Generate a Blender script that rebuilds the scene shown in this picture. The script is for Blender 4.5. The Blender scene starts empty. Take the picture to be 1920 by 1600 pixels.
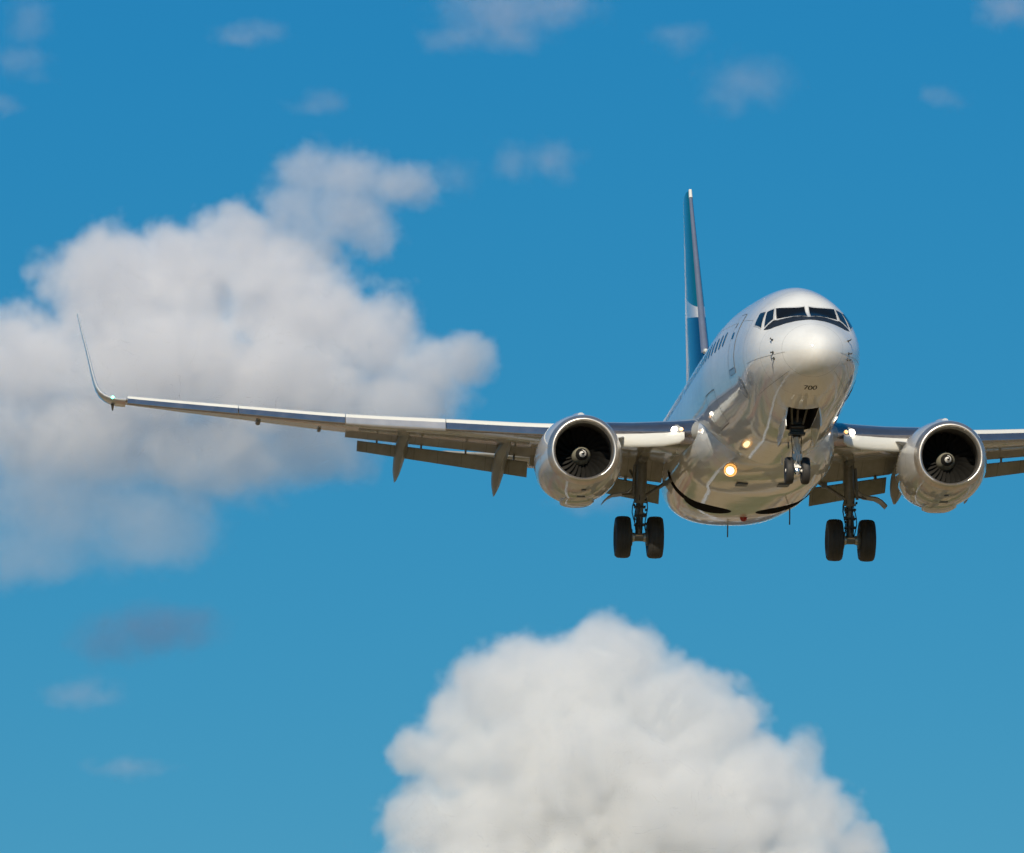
import bpy, bmesh, math, random
import numpy as np
from mathutils import Vector, Matrix

sc = bpy.context.scene
R = math.radians
PI = math.pi

# ------------------------------------------------------------------ camera, sky, sun, exposure
CAM_H = 1.7            # eye height of the photographer
CAM_EL = R(6.0)        # the lens looks six degrees up
F_PX = 13309.08        # focal length in pixels of a 1920 wide frame
cam_data = bpy.data.cameras.new("camera")
cam = bpy.data.objects.new("camera", cam_data)
sc.collection.objects.link(cam)
cam_data.sensor_width = 36.0
cam_data.lens = 36.0 * F_PX / 1920.0
cam_data.clip_start = 1.0
cam_data.clip_end = 60000.0
cam.location = (0, 0, CAM_H)
cam.rotation_euler = (R(90) + CAM_EL, 0, 0)
sc.camera = cam

SUN_DIR = Vector((-0.10, -0.84, 0.55)).normalized()      # towards the sun
SUN_EL = math.asin(SUN_DIR.z)
SUN_AZ = math.atan2(SUN_DIR.x, SUN_DIR.y)
world = bpy.data.worlds.new("World")
sc.world = world
world.use_nodes = True
wn = world.node_tree
bg = wn.nodes["Background"]
sky = wn.nodes.new("ShaderNodeTexSky")
sky.sky_type = "NISHITA"
sky.sun_disc = False
sky.sun_elevation = SUN_EL
sky.sun_rotation = SUN_AZ
sky.altitude = 600.0
sky.air_density = 1.0
sky.dust_density = 0.0
sky.ozone_density = 3.0
# a clear deep sky: the haze band that Nishita keeps at the horizon is lifted away by looking up a little higher
tc = wn.nodes.new("ShaderNodeTexCoord")
mp = wn.nodes.new("ShaderNodeVectorMath"); mp.operation = "MULTIPLY_ADD"
mp.inputs[1].default_value = (1, 1, 0.8)
mp.inputs[2].default_value = (0, 0, 0.25)
nz = wn.nodes.new("ShaderNodeVectorMath"); nz.operation = "NORMALIZE"
wn.links.new(tc.outputs["Generated"], mp.inputs[0])
wn.links.new(mp.outputs[0], nz.inputs[0])
wn.links.new(nz.outputs[0], sky.inputs["Vector"])
tint = wn.nodes.new("ShaderNodeMix"); tint.data_type = "RGBA"; tint.blend_type = "MULTIPLY"
tint.inputs["Factor"].default_value = 1.0
tint.inputs["B"].default_value = (0.55, 1.0, 0.75, 1)
sat = wn.nodes.new("ShaderNodeHueSaturation"); sat.inputs["Saturation"].default_value = 1.35
wn.links.new(sky.outputs[0], sat.inputs["Color"])
wn.links.new(sat.outputs[0], tint.inputs["A"])
# the photograph's sky turns paler and less blue towards the horizon
sepc = wn.nodes.new("ShaderNodeSeparateColor"); comb = wn.nodes.new("ShaderNodeCombineColor")
wn.links.new(tint.outputs["Result"], sepc.inputs[0])
for ch, power, gain, top, lin in ((0, 2.0, 3.84, 1.5, 0.75), (1, 1.0, 0.858, 9.0, 0.858), (2, 0.3, 2.353, 9.0, 1.0)):
    pw = wn.nodes.new("ShaderNodeMath"); pw.operation = "POWER"; pw.inputs[1].default_value = power
    wn.links.new(sepc.outputs[ch], pw.inputs[0])
    ml = wn.nodes.new("ShaderNodeMath"); ml.operation = "MULTIPLY"; ml.inputs[1].default_value = gain
    wn.links.new(pw.outputs[0], ml.inputs[0])
    ln_ = wn.nodes.new("ShaderNodeMath"); ln_.operation = "MULTIPLY"; ln_.inputs[1].default_value = lin
    wn.links.new(sepc.outputs[ch], ln_.inputs[0])
    mm = wn.nodes.new("ShaderNodeMath"); mm.operation = "MAXIMUM" if ch == 0 else "MINIMUM"
    wn.links.new(ml.outputs[0], mm.inputs[0]); wn.links.new(ln_.outputs[0], mm.inputs[1])
    mi = wn.nodes.new("ShaderNodeMath"); mi.operation = "MINIMUM"; mi.inputs[1].default_value = top
    wn.links.new(mm.outputs[0], mi.inputs[0]); wn.links.new(mi.outputs[0], comb.inputs[ch])
wn.links.new(comb.outputs[0], bg.inputs["Color"])
bg.inputs["Strength"].default_value = 0.14

sun_data = bpy.data.lights.new("sun", "SUN")
sun_data.energy = 4.3
sun_data.angle = R(0.5)
sun_data.color = (1.0, 0.885, 0.70)
sun = bpy.data.objects.new("sun", sun_data)
sc.collection.objects.link(sun)
sun.rotation_euler = SUN_DIR.to_track_quat("Z", "Y").to_euler()

sc.view_settings.view_transform = "Standard"
sc.view_settings.look = "None"
sc.view_settings.gamma = 1.0
sc.view_settings.exposure = 0.0
cy = sc.cycles
cy.use_denoising = True
cy.use_adaptive_sampling = True
cy.adaptive_threshold = 0.06
cy.time_limit = 640
cy.adaptive_min_samples = 24
cy.max_bounces = 14
cy.volume_bounces = 9
cy.diffuse_bounces = 4
cy.glossy_bounces = 5
cy.volume_step_rate = 1.0
cy.transparent_max_bounces = 64
cy.volume_max_steps = 256
cy.sample_clamp_indirect = 8.0
cy.caustics_reflective = False
cy.caustics_refractive = False

# ------------------------------------------------------------------ helpers
C = sc.collection
def tag(o, label=None, cat=None, group=None, kind=None):
    if label: o["label"] = label
    if cat: o["category"] = cat
    if group: o["group"] = group
    if kind: o["kind"] = kind
    return o

def obj(name, verts, faces, mat, parent=None, smooth=True, label=None, angle=None):
    me = bpy.data.meshes.new(name)
    me.from_pydata([tuple(map(float, v)) for v in verts], [], faces)
    mats = mat if isinstance(mat, (list, tuple)) else [mat]
    for m in mats: me.materials.append(m)
    me.validate()
    bm = bmesh.new(); bm.from_mesh(me)
    bmesh.ops.remove_doubles(bm, verts=bm.verts, dist=1e-5)
    bmesh.ops.recalc_face_normals(bm, faces=bm.faces)
    bm.to_mesh(me); bm.free()
    if smooth:
        me.shade_smooth()
        if angle is not None:
            me.set_sharp_from_angle(angle=R(angle))
    o = bpy.data.objects.new(name, me)
    C.objects.link(o)
    if parent is not None: o.parent = parent
    if label: o["label"] = label
    return o

class MB:
    """collects shapes that belong to ONE part"""
    def __init__(s): s.v = []; s.f = []; s.mi = []
    def add(s, v, f):
        k = len(s.v); s.v += [tuple(map(float, p)) for p in v]; s.f += [tuple(i + k for i in q) for q in f]; return s
    def loft(s, rings, closed=True, cap=True):
        n = len(rings[0]); v = [p for r in rings for p in r]; f = []
        for i in range(len(rings) - 1):
            for j in range(n if closed else n - 1):
                a, b = i * n + j, i * n + (j + 1) % n
                f.append((a, b, b + n, a + n))
        if cap:
            f.append(tuple(range(n))[::-1]); f.append(tuple(range((len(rings) - 1) * n, len(rings) * n)))
        return s.add(v, f)
    def tube(s, pts, r, n=14, cap=True):
        pts = [Vector(p) for p in pts]
        rr = r if isinstance(r, (list, tuple)) else [r] * len(pts)
        rings = []
        for i, p in enumerate(pts):
            d = (pts[min(i + 1, len(pts) - 1)] - pts[max(i - 1, 0)]).normalized()
            a = d.cross(Vector((0, 0, 1)) if abs(d.z) < .9 else Vector((1, 0, 0))).normalized(); b = d.cross(a)
            rings.append([p + (a * math.cos(2 * PI * k / n) + b * math.sin(2 * PI * k / n)) * rr[i] for k in range(n)])
        return s.loft(rings, True, cap)
    def lathe(s, prof, c, axis="y", n=40, closed_prof=False):
        """prof: list of (along, radius)"""
        c = Vector(c); rings = []
        for a, r in prof:
            ring = []
            for k in range(n):
                t = 2 * PI * k / n
                if axis == "y": ring.append(c + Vector((r * math.cos(t), a, r * math.sin(t))))
                elif axis == "x": ring.append(c + Vector((a, r * math.cos(t), r * math.sin(t))))
                else: ring.append(c + Vector((r * math.cos(t), r * math.sin(t), a)))
            rings.append(ring)
        if closed_prof: rings.append(rings[0])
        return s.loft(rings, True, not closed_prof)
    def box(s, c, d, rot=None):
        c = Vector(c); m = rot or Matrix.Identity(3)
        v = [c + m @ Vector((sx * d[0] / 2, sy * d[1] / 2, sz * d[2] / 2)) for sx in (-1, 1) for sy in (-1, 1) for sz in (-1, 1)]
        return s.add(v, [(0, 1, 3, 2), (4, 6, 7, 5), (0, 4, 5, 1), (2, 3, 7, 6), (0, 2, 6, 4), (1, 5, 7, 3)])
    def bar(s, a, b, w, h):
        a, b = Vector(a), Vector(b); d = (b - a).normalized()
        u = d.cross(Vector((0, 0, 1)) if abs(d.z) < .9 else Vector((0, 1, 0))).normalized(); n = d.cross(u)
        m = Matrix((d, u, n)).transposed()
        return s.box((a + b) / 2, ((b - a).length, w, h), m)
    def build(s, name, mat, parent=None, smooth=True, angle=35, label=None):
        return obj(name, s.v, s.f, mat, parent, smooth, label, angle)

def pchip(xs, ys):
    xs = np.array(xs, float); ys = np.array(ys, float)
    h = np.diff(xs); d = np.diff(ys) / h
    m = np.zeros(len(xs)); m[0] = d[0]; m[-1] = d[-1]
    for i in range(1, len(xs) - 1):
        if d[i - 1] * d[i] > 0:
            w1 = 2 * h[i] + h[i - 1]; w2 = h[i] + 2 * h[i - 1]
            m[i] = (w1 + w2) / (w1 / d[i - 1] + w2 / d[i])
    def f(x):
        x = min(max(x, xs[0]), xs[-1]); i = min(max(int(np.searchsorted(xs, x) - 1), 0), len(xs) - 2)
        t = (x - xs[i]) / h[i]
        return float(ys[i] * (1 + 2 * t) * (1 - t) ** 2 + m[i] * h[i] * t * (1 - t) ** 2 + ys[i + 1] * t * t * (3 - 2 * t) + m[i + 1] * h[i] * t * t * (t - 1))
    return f

# ------------------------------------------------------------------ materials
def material(name, col, rough=.4, metal=0., ior=1.5, dirt=0., dirt_scale=2., seams=None, coat=0., bump=0., rough_var=0., dirt_col=None):
    m = bpy.data.materials.new(name); m.use_nodes = True
    t = m.node_tree; b = t.nodes["Principled BSDF"]; N = t.nodes.new; L = t.links.new
    b.inputs["Base Color"].default_value = (*col, 1); b.inputs["Roughness"].default_value = rough
    b.inputs["Metallic"].default_value = metal; b.inputs["IOR"].default_value = ior
    if coat: b.inputs["Coat Weight"].default_value = coat; b.inputs["Coat Roughness"].default_value = .03
    co = N("ShaderNodeTexCoord")
    src = None
    if dirt:
        mpg = N("ShaderNodeMapping"); mpg.inputs["Scale"].default_value = (.25, 1, 1)
        L(co.outputs["Object"], mpg.inputs[0])
        n = N("ShaderNodeTexNoise"); n.inputs["Scale"].default_value = dirt_scale; n.inputs["Detail"].default_value = 6; n.inputs["Roughness"].default_value = .65
        L(mpg.outputs[0], n.inputs["Vector"])
        cr = N("ShaderNodeMapRange"); cr.inputs[1].default_value = .42; cr.inputs[2].default_value = .78; cr.inputs[4].default_value = dirt
        L(n.outputs[0], cr.inputs[0])
        mx = N("ShaderNodeMix"); mx.data_type = "RGBA"; mx.inputs["A"].default_value = (*col, 1)
        mx.inputs["B"].default_value = (*(dirt_col or (col[0] * .45, col[1] * .42, col[2] * .38)), 1)
        L(cr.outputs[0], mx.inputs["Factor"]); src = mx.outputs["Result"]
    if seams:
        axis, spacing, width, dark = seams
        sx = N("ShaderNodeSeparateXYZ"); L(co.outputs["Object"], sx.inputs[0])
        a = N("ShaderNodeMath"); a.operation = "DIVIDE"; L(sx.outputs[axis], a.inputs[0]); a.inputs[1].default_value = spacing
        a2 = N("ShaderNodeMath"); a2.operation = "ADD"; L(a.outputs[0], a2.inputs[0]); a2.inputs[1].default_value = .37
        f = N("ShaderNodeMath"); f.operation = "FRACT"; L(a2.outputs[0], f.inputs[0])
        g = N("ShaderNodeMath"); g.operation = "LESS_THAN"; L(f.outputs[0], g.inputs[0]); g.inputs[1].default_value = width / spacing
        g2 = N("ShaderNodeMath"); g2.operation = "MULTIPLY"; L(g.outputs[0], g2.inputs[0]); g2.inputs[1].default_value = dark
        mx2 = N("ShaderNodeMix"); mx2.data_type = "RGBA"; mx2.inputs["A"].default_value = (*col, 1); mx2.inputs["B"].default_value = (.05, .05, .05, 1)
        if src: L(src, mx2.inputs["A"])
        L(g2.outputs[0], mx2.inputs["Factor"]); src = mx2.outputs["Result"]
    if src: L(src, b.inputs["Base Color"])
    if rough_var:
        n = N("ShaderNodeTexNoise"); n.inputs["Scale"].default_value = 3; n.inputs["Detail"].default_value = 5
        L(co.outputs["Object"], n.inputs["Vector"])
        cr = N("ShaderNodeMapRange"); cr.inputs[1].default_value = .3; cr.inputs[2].default_value = .7
        cr.inputs[3].default_value = max(0, rough - rough_var); cr.inputs[4].default_value = rough + rough_var
        L(n.outputs[0], cr.inputs[0]); L(cr.outputs[0], b.inputs["Roughness"])
    if bump:
        n = N("ShaderNodeTexNoise"); n.inputs["Scale"].default_value = 1.6; n.inputs["Detail"].default_value = 2
        L(co.outputs["Object"], n.inputs["Vector"])
        bp = N("ShaderNodeBump"); bp.inputs["Strength"].default_value = 1.0; bp.inputs["Distance"].default_value = bump
        L(n.outputs[0], bp.inputs["Height"]); L(bp.outputs[0], b.inputs["Normal"])
    return m

def lamp_material(name, col, strength):
    m = bpy.data.materials.new(name); m.use_nodes = True
    b = m.node_tree.nodes["Principled BSDF"]
    b.inputs["Base Color"].default_value = (.8, .8, .8, 1)
    b.inputs["Emission Color"].default_value = (*col, 1); b.inputs["Emission Strength"].default_value = strength
    m.cycles.emission_sampling = "NONE"
    return m

WHITE = material("white_paint", (.80, .80, .78), .05, 0, 1.75, dirt=.22, dirt_scale=1.6, bump=.0035, seams=(0, 1.016, .014, .30))
GREYP = material("grey_wing_paint", (.36, .36, .34), .12, 0, 1.55, dirt=.5, dirt_scale=1.6, bump=.003, seams=(1, .82, .014, .5))
FLAPP = material("grey_flap_paint", (.22, .22, .195), .35, 0, 1.5, dirt=.6, dirt_scale=3, seams=(1, .64, .016, .5))
SLATW = material("white_slat_paint", (.70, .70, .66), .25, 0, 1.5, dirt=.12, dirt_scale=2)
POLISH = material("weathered_metal", (.36, .34, .35), .21, .88, dirt=.35, dirt_scale=3, rough_var=.06)
SATIN = material("satin_metal", (.50, .49, .50), .34, .55, dirt=.25, dirt_scale=3, rough_var=.05)
LIPM = material("inlet_lip_metal", (.60, .56, .52), .36, .85, dirt=.3, dirt_scale=6, rough_var=.06)
COWL = material("pale_cowl_paint", (.58, .59, .60), .07, 0, 1.75, dirt=.25, dirt_scale=2, bump=.004, seams=(0, .93, .014, .4))
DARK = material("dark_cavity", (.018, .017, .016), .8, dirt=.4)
LINER = material("acoustic_liner", (.11, .105, .095), .5, .3, dirt=.3, dirt_scale=8)
BLADE = material("fan_blade_metal", (.024, .023, .021), .5, .2, dirt=.4, dirt_scale=7)
SPIN = material("spinner_paint", (.30, .29, .23), .5, .0, dirt=.3, dirt_scale=8)
BLACK = material("black_paint", (.010, .010, .010), .75, dirt=.2)
MARK = material("white_mark", (.8, .8, .78), .45, dirt=.1)
TYRE = material("tyre_rubber", (.028, .027, .026), .62, dirt=.6, dirt_scale=5, dirt_col=(.05, .047, .042))
RIM = material("wheel_rim_metal", (.55, .53, .48), .35, .6, dirt=.4, dirt_scale=9)
STRUT = material("gear_grey_paint", (.20, .195, .175), .4, .3, dirt=.5, dirt_scale=9)
NGEAR = material("dark_gear_paint", (.045, .045, .043), .4, .2, dirt=.4, dirt_scale=9)
WSTRUT = material("gear_white_paint", (.84, .83, .80), .35, dirt=.2, dirt_scale=10)
CHROME = material("chrome_piston", (.8, .8, .8), .12, 1.0, dirt=.2, dirt_scale=9)
HOSE = material("hose_rubber", (.03, .03, .03), .5, dirt=.2)
GLASS = material("cockpit_glass", (.008, .009, .010), .03, 0, 1.33, dirt=.1)
SGLASS = material("cockpit_side_glass", (.010, .020, .035), .03, 0, 1.6, dirt=.1)  # the sky's blue reflection is tinted into the base colour
CABGLASS = material("cabin_glass", (.035, .045, .06), .08, 0, 1.5, dirt=.1)
FRAME = material("window_frame_grey", (.55, .56, .56), .3, dirt=.2)
GLARE = material("antiglare_black", (.020, .021, .023), .45, dirt=.2)
GREYDISC = material("grey_panel_paint", (.36, .38, .42), .25, dirt=.2)
LINE = material("seam_grey", (.33, .34, .35), .5, dirt=.2)
DGREY = material("dark_grey_paint", (.10, .105, .11), .4, dirt=.2)
PROBE = material("probe_metal", (.10, .10, .10), .35, .7, dirt=.2)
REDL = material("red_lens", (.35, .02, .015), .15, dirt=.1)
FINLE = material("fin_edge_metal", (.25, .29, .38), .35, .5, dirt=.25, dirt_scale=2)
LAMP = lamp_material("lamp_white", (1.0, .90, .74), 9)
LAMPO = lamp_material("lamp_amber", (1.0, .50, .14), 2.4)
LAMPB = lamp_material("lamp_warm_white", (1.0, .76, .36), 3.6)
LAMPGLOW = lamp_material("lamp_glow_orange", (1.0, .42, .08), 1.3)  # orange halo of the belly lamp, made as emission
LAMPG = lamp_material("lamp_green", (.05, 1.0, .45), 5)

def fin_material():
    m = bpy.data.materials.new("fin_livery"); m.use_nodes = True
    t = m.node_tree; b = t.nodes["Principled BSDF"]; N = t.nodes.new; L = t.links.new
    co = N("ShaderNodeTexCoord"); sx = N("ShaderNodeSeparateXYZ"); L(co.outputs["Object"], sx.inputs[0])
    # height above a line that sags forward
    d = N("ShaderNodeMath"); d.operation = "SUBTRACT"; L(sx.outputs[0], d.inputs[0]); d.inputs[1].default_value = 29.0
    e = N("ShaderNodeMath"); e.operation = "MULTIPLY"; L(d.outputs[0], e.inputs[0]); e.inputs[1].default_value = 0.25
    f = N("ShaderNodeMath"); f.operation = "SUBTRACT"; L(sx.outputs[2], f.inputs[0]); L(e.outputs[0], f.inputs[1])
    a1 = N("ShaderNodeMath"); a1.operation = "GREATER_THAN"; L(f.outputs[0], a1.inputs[0]); a1.inputs[1].default_value = 5.21
    e2 = N("ShaderNodeMath"); e2.operation = "MULTIPLY"; L(d.outputs[0], e2.inputs[0]); e2.inputs[1].default_value = 0.15
    f2 = N("ShaderNodeMath"); f2.operation = "SUBTRACT"; L(sx.outputs[2], f2.inputs[0]); L(e2.outputs[0], f2.inputs[1])
    a2 = N("ShaderNodeMath"); a2.operation = "GREATER_THAN"; L(f2.outputs[0], a2.inputs[0]); a2.inputs[1].default_value = 4.88
    m1 = N("ShaderNodeMix"); m1.data_type = "RGBA"; m1.inputs["A"].default_value = (.005, .055, .145, 1); m1.inputs["B"].default_value = (.72, .73, .74, 1)
    L(a2.outputs[0], m1.inputs["Factor"])
    m2 = N("ShaderNodeMix"); m2.data_type = "RGBA"; L(m1.outputs["Result"], m2.inputs["A"]); m2.inputs["B"].default_value = (.003, .135, .185, 1)
    L(a1.outputs[0], m2.inputs["Factor"]); L(m2.outputs["Result"], b.inputs["Base Color"])
    b.inputs["Roughness"].default_value = .12
    return m
FINP = fin_material()

def ground_material():
    m = bpy.data.materials.new("dry_grass_field"); m.use_nodes = True
    t = m.node_tree; b = t.nodes["Principled BSDF"]; N = t.nodes.new; L = t.links.new
    co = N("ShaderNodeTexCoord")
    n = N("ShaderNodeTexNoise"); n.inputs["Scale"].default_value = .012; n.inputs["Detail"].default_value = 8; n.inputs["Roughness"].default_value = .6
    L(co.outputs["Object"], n.inputs["Vector"])
    r = N("ShaderNodeValToRGB"); L(n.outputs[0], r.inputs[0])
    el = r.color_ramp.elements
    el[0].position = .36; el[0].color = (.075, .085, .025, 1)
    el[1].position = .68; el[1].color = (.34, .235, .135, 1)
    k = el.new(.44); k.color = (.22, .17, .085, 1)
    k = el.new(.55); k.color = (.30, .21, .12, 1)
    n2 = N("ShaderNodeTexNoise"); n2.inputs["Scale"].default_value = 1.2; n2.inputs["Detail"].default_value = 8
    L(co.outputs["Object"], n2.inputs["Vector"])
    mx = N("ShaderNodeMix"); mx.data_type = "RGBA"; mx.blend_type = "MULTIPLY"; mx.inputs["Factor"].default_value = .6
    L(r.outputs[0], mx.inputs["A"]); L(n2.outputs["Fac"], mx.inputs["B"])
    sc_ = N("ShaderNodeMix"); sc_.data_type = "RGBA"; sc_.blend_type = "MULTIPLY"; sc_.inputs["Factor"].default_value = 1
    L(mx.outputs["Result"], sc_.inputs["A"]); sc_.inputs["B"].default_value = (2.2, 2.1, 1.95, 1)
    far = N("ShaderNodeVectorMath"); far.operation = "LENGTH"; L(co.outputs["Object"], far.inputs[0])
    n3 = N("ShaderNodeTexNoise"); n3.inputs["Scale"].default_value = .002; n3.inputs["Detail"].default_value = 5; L(co.outputs["Object"], n3.inputs["Vector"])
    fa = N("ShaderNodeMath"); fa.operation = "MULTIPLY_ADD"; L(n3.outputs[0], fa.inputs[0]); fa.inputs[1].default_value = -900; L(far.outputs["Value"], fa.inputs[2])
    fr = N("ShaderNodeMapRange"); L(fa.outputs[0], fr.inputs[0]); fr.inputs[1].default_value = 250; fr.inputs[2].default_value = 900
    far_tone = N("ShaderNodeMix"); far_tone.data_type = "RGBA"; L(fr.outputs[0], far_tone.inputs["Factor"]); L(sc_.outputs["Result"], far_tone.inputs["A"])
    far_tone.inputs["B"].default_value = (.13, .135, .13, 1)  # unseen far ground greyed to cut warm bounce under the clouds
    L(far_tone.outputs["Result"], b.inputs["Base Color"]); b.inputs["Roughness"].default_value = .95
    return m

# ------------------------------------------------------------------ the ground under the approach
def sheet(name, pts, z, mat):
    o = obj(name, [(x, y, z) for x, y in pts], [tuple(range(len(pts)))], mat, smooth=False)
    o["kind"] = "structure"; return o
GROUND = ground_material()
ASPH = material("asphalt", (.055, .055, .055), .85, dirt=.4, dirt_scale=.3)
CONC = material("concrete", (.38, .365, .33), .8, dirt=.4, dirt_scale=.2)
RSOIL = material("red_soil", (.30, .13, .075), .95, dirt=.4, dirt_scale=.1)
GRAVEL = material("pale_gravel", (.50, .45, .37), .95, dirt=.4, dirt_scale=.3)
GREENF = material("green_turf", (.075, .105, .025), .95, dirt=.4, dirt_scale=.1)
RWPAINT = material("runway_paint", (.75, .75, .72), .7, dirt=.3, dirt_scale=.4)
sheet("ground", [(-25000, -25000), (25000, -25000), (25000, 25000), (-25000, 25000)], 0, GROUND)
random.seed(11)
zz = [.004]
def strip(name, y0, w, slope, mat, x0=-700, x1=700):
    sheet(name, [(x0, y0 + slope * x0), (x1, y0 + slope * x1), (x1, y0 + w + slope * x1), (x0, y0 + w + slope * x0)], zz[0], mat); zz[0] += .004
strip("path", 30, 9, -.02, CONC)
strip("grass", 62, 16, .03, GREENF)
strip("road", 112, 12, -.02, ASPH)
strip("pavement", 124.6, 2.2, -.02, CONC)
strip("dirt_track", 146, 10, .05, RSOIL)
strip("grass", 176, 9, -.04, GREENF)
strip("path", 206, 3.5, .06, CONC)
strip("dirt_track", 219, 6, -.03, RSOIL)
strip("grass", 232, 12, .02, GREENF)
strip("road", 252, 8, -.05, ASPH)
strip("pavement", 262, 3, -.05, CONC)
strip("grass", 284, 18, .04, GREENF)
strip("path", 316, 5, -.02, CONC)
strip("dirt_track", 345, 14, .05, RSOIL)
strip("pavement", 384, 9, .0, CONC)
zz[0] += .004
def lane(name, x0, x1, w, y0, y1, mat):
    sheet(name, [(x0, y0), (x0 + w, y0), (x1 + w, y1), (x1, y1)], zz[0], mat); zz[0] += .004
for i in range(46):
    w_, h_ = random.uniform(8, 46), random.uniform(3, 14)
    x0, y0 = random.uniform(-130, 120), random.uniform(15, 560)
    k = random.uniform(-.25, .25) * h_
    nm_, mt_ = random.choice((("dirt_patch", RSOIL), ("grass", GREENF), ("grass", GREENF), ("pavement", CONC), ("pavement", ASPH), ("gravel", GRAVEL), ("gravel", GRAVEL)))
    sheet(nm_, [(x0, y0), (x0 + w_, y0 + k), (x0 + w_ * .9, y0 + k + h_), (x0 - w_ * .08, y0 + h_)], zz[0], mt_); zz[0] += .004
lane("dirt_track", -34, -8, 5, -80, 900, RSOIL)
lane("path", 22, 34, 2.5, -80, 420, CONC)
lane("path", 47, 70, 6, -80, 420, CONC)
lane("road", -70, -95, 8, -80, 900, ASPH)
lane("path", -14, 10, 1.6, 150, 420, RWPAINT)
lane("runway", -15, 102, 48, 420, 2900, ASPH)
for i in range(8):
    x0 = -11 + i * 5.4 + (2 if i > 3 else 0)
    sheet("runway_marking", [(x0, 430), (x0 + 2.4, 430), (x0 + 3.8, 460), (x0 + 1.4, 460)], zz[0], RWPAINT)

# ------------------------------------------------------------------ the airliner (local frame: x aft of the nose, y to starboard, z up)
# attitude and place: nose a little up, 180 m from the lens, yawed a few degrees
YAW, PITCH, ROLL, TX, TY, DIST = -0.0717054853, -0.148419990, -0.0051010826, 6.60351766, 0.812461335, 186.695512
def rot(yaw, pitch, roll):
    Ry = Matrix(((math.cos(yaw), 0, math.sin(yaw)), (0, 1, 0), (-math.sin(yaw), 0, math.cos(yaw))))
    Rx = Matrix(((1, 0, 0), (0, math.cos(pitch), math.sin(pitch)), (0, -math.sin(pitch), math.cos(pitch))))
    Rz = Matrix(((math.cos(roll), -math.sin(roll), 0), (math.sin(roll), math.cos(roll), 0), (0, 0, 1)))
    return Rz @ Rx @ Ry
A = rot(YAW, PITCH, ROLL) @ Matrix(((0, -1, 0), (0, 0, 1), (1, 0, 0)))     # local -> (right, up, away)
off = A @ Vector((-12, 0, 0)) + Vector((TX, TY, DIST))
toW = Matrix(((1, 0, 0), (0, -math.sin(CAM_EL), math.cos(CAM_EL)), (0, math.cos(CAM_EL), math.sin(CAM_EL))))  # (right, up, away) -> world
M3 = toW @ A
M4 = M3.to_4x4(); M4.translation = toW @ off + Vector((0, 0, CAM_H))
jet = bpy.data.objects.new("passenger_jet", None)
C.objects.link(jet)
jet.matrix_world = M4
jet.empty_display_size = 2
tag(jet, "white twin-engine passenger jet with teal and navy tail, gear and flaps down, descending to land", "airplane")

# ---- fuselage shape
sq = lambda xs: [math.sqrt(x) for x in xs]
_tx = [0, .05, .15, .3, .6, 1.0, 1.5, 1.72, 2.0, 2.35, 2.7, 3.2, 4, 5, 6, 7, 8, 24, 27, 30, 32.3]
_tz = [-.65, -.45, -.30, -.17, .03, .22, .42, .52, .75, 1.01, 1.18, 1.34, 1.53, 1.68, 1.78, 1.845, 1.88, 1.88, 1.86, 1.6, 1.15]
_bx = [0, .05, .15, .3, .6, 1, 1.5, 2, 3, 4, 5, 6.5, 21, 23, 26, 29, 31, 32.3]
_bz = [-.65, -.83, -.96, -1.08, -1.25, -1.40, -1.55, -1.67, -1.87, -2.0, -2.08, -2.13, -2.13, -1.95, -1.2, -.3, .25, .6]
_wx = [0, .05, .15, .3, .6, 1, 1.5, 2, 3, 4, 5, 6, 7, 8, 9.5, 22, 25, 28, 31, 32.3]
_wz = [.005, .21, .36, .51, .73, .95, 1.15, 1.30, 1.47, 1.55, 1.61, 1.68, 1.75, 1.82, 1.88, 1.88, 1.65, 1.15, .45, .2]
_cx = [0, 1, 2, 3, 4, 5, 6, 7, 8.5, 23, 29, 32.3]
_cz = [-.65, -.53, -.42, -.33, -.27, -.20, -.13, -.07, 0, 0, .6, .9]
fP = pchip(sq([0, .6, 1.5, 3, 6, 8.5, 33]), [2, 1.95, 1.82, 1.84, 1.90, 2, 2])     # how round the upper half is
fT, fB, fW, fC = pchip(sq(_tx), _tz), pchip(sq(_bx), _bz), pchip(sq(_wx), _wz), pchip(sq(_cx), _cz)
def fus(x, th, off=0.0):
    """point of the fuselage skin; th = 0 at the crown, +90 deg starboard, 180 the keel"""
    s = math.sqrt(max(x, 0)); zt, zb, w, zc = fT(s), fB(s), fW(s), fC(s)
    zc = min(max(zc, zb + .002), zt - .002)
    c, sn = math.cos(th), math.sin(th)
    if c > 0:
        e_ = 2 / fP(s)
        p = Vector((x, w * math.copysign(abs(sn) ** e_, sn), zc + (zt - zc) * c ** e_))
    else: p = Vector((x, w * sn, zc + (zc - zb) * c))
    if off:
        e = 1e-3
        a = fus(x + e, th) - fus(max(x - e, 0), th); b = fus(x, th + e) - fus(x, th - e)
        n = b.cross(a)
        n.normalize()
        if n.y * sn + n.z * c < 0: n = -n
        p = p + n * off
    return p
def th_of_z(x, z):
    s = math.sqrt(x); zt, zb, zc = fT(s), fB(s), fC(s)
    q = max(-1, min(1, (z - zc) / ((zt - zc) if z > zc else (zc - zb))))
    return math.acos(q if q < 0 else q ** (fP(s) / 2))
def th_of_y(x, y, lower=False):
    t = math.asin(max(-1, min(1, y / fW(math.sqrt(x))))); return (PI - t) if lower else t

xs = [0.0008] + [(.02 * 1.0) * k * k / 4 for k in range(1, 11)]
while xs[-1] < 8: xs.append(xs[-1] + .16)
while xs[-1] < 21: xs.append(xs[-1] + .5)
while xs[-1] < 32.0: xs.append(xs[-1] + .35)
NR = 112
mb = MB()
mb.loft([[fus(x, 2 * PI * k / NR) for k in range(NR)] for x in xs])
fuselage = mb.build("fuselage", [WHITE, DARK], jet, angle=50)

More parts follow.
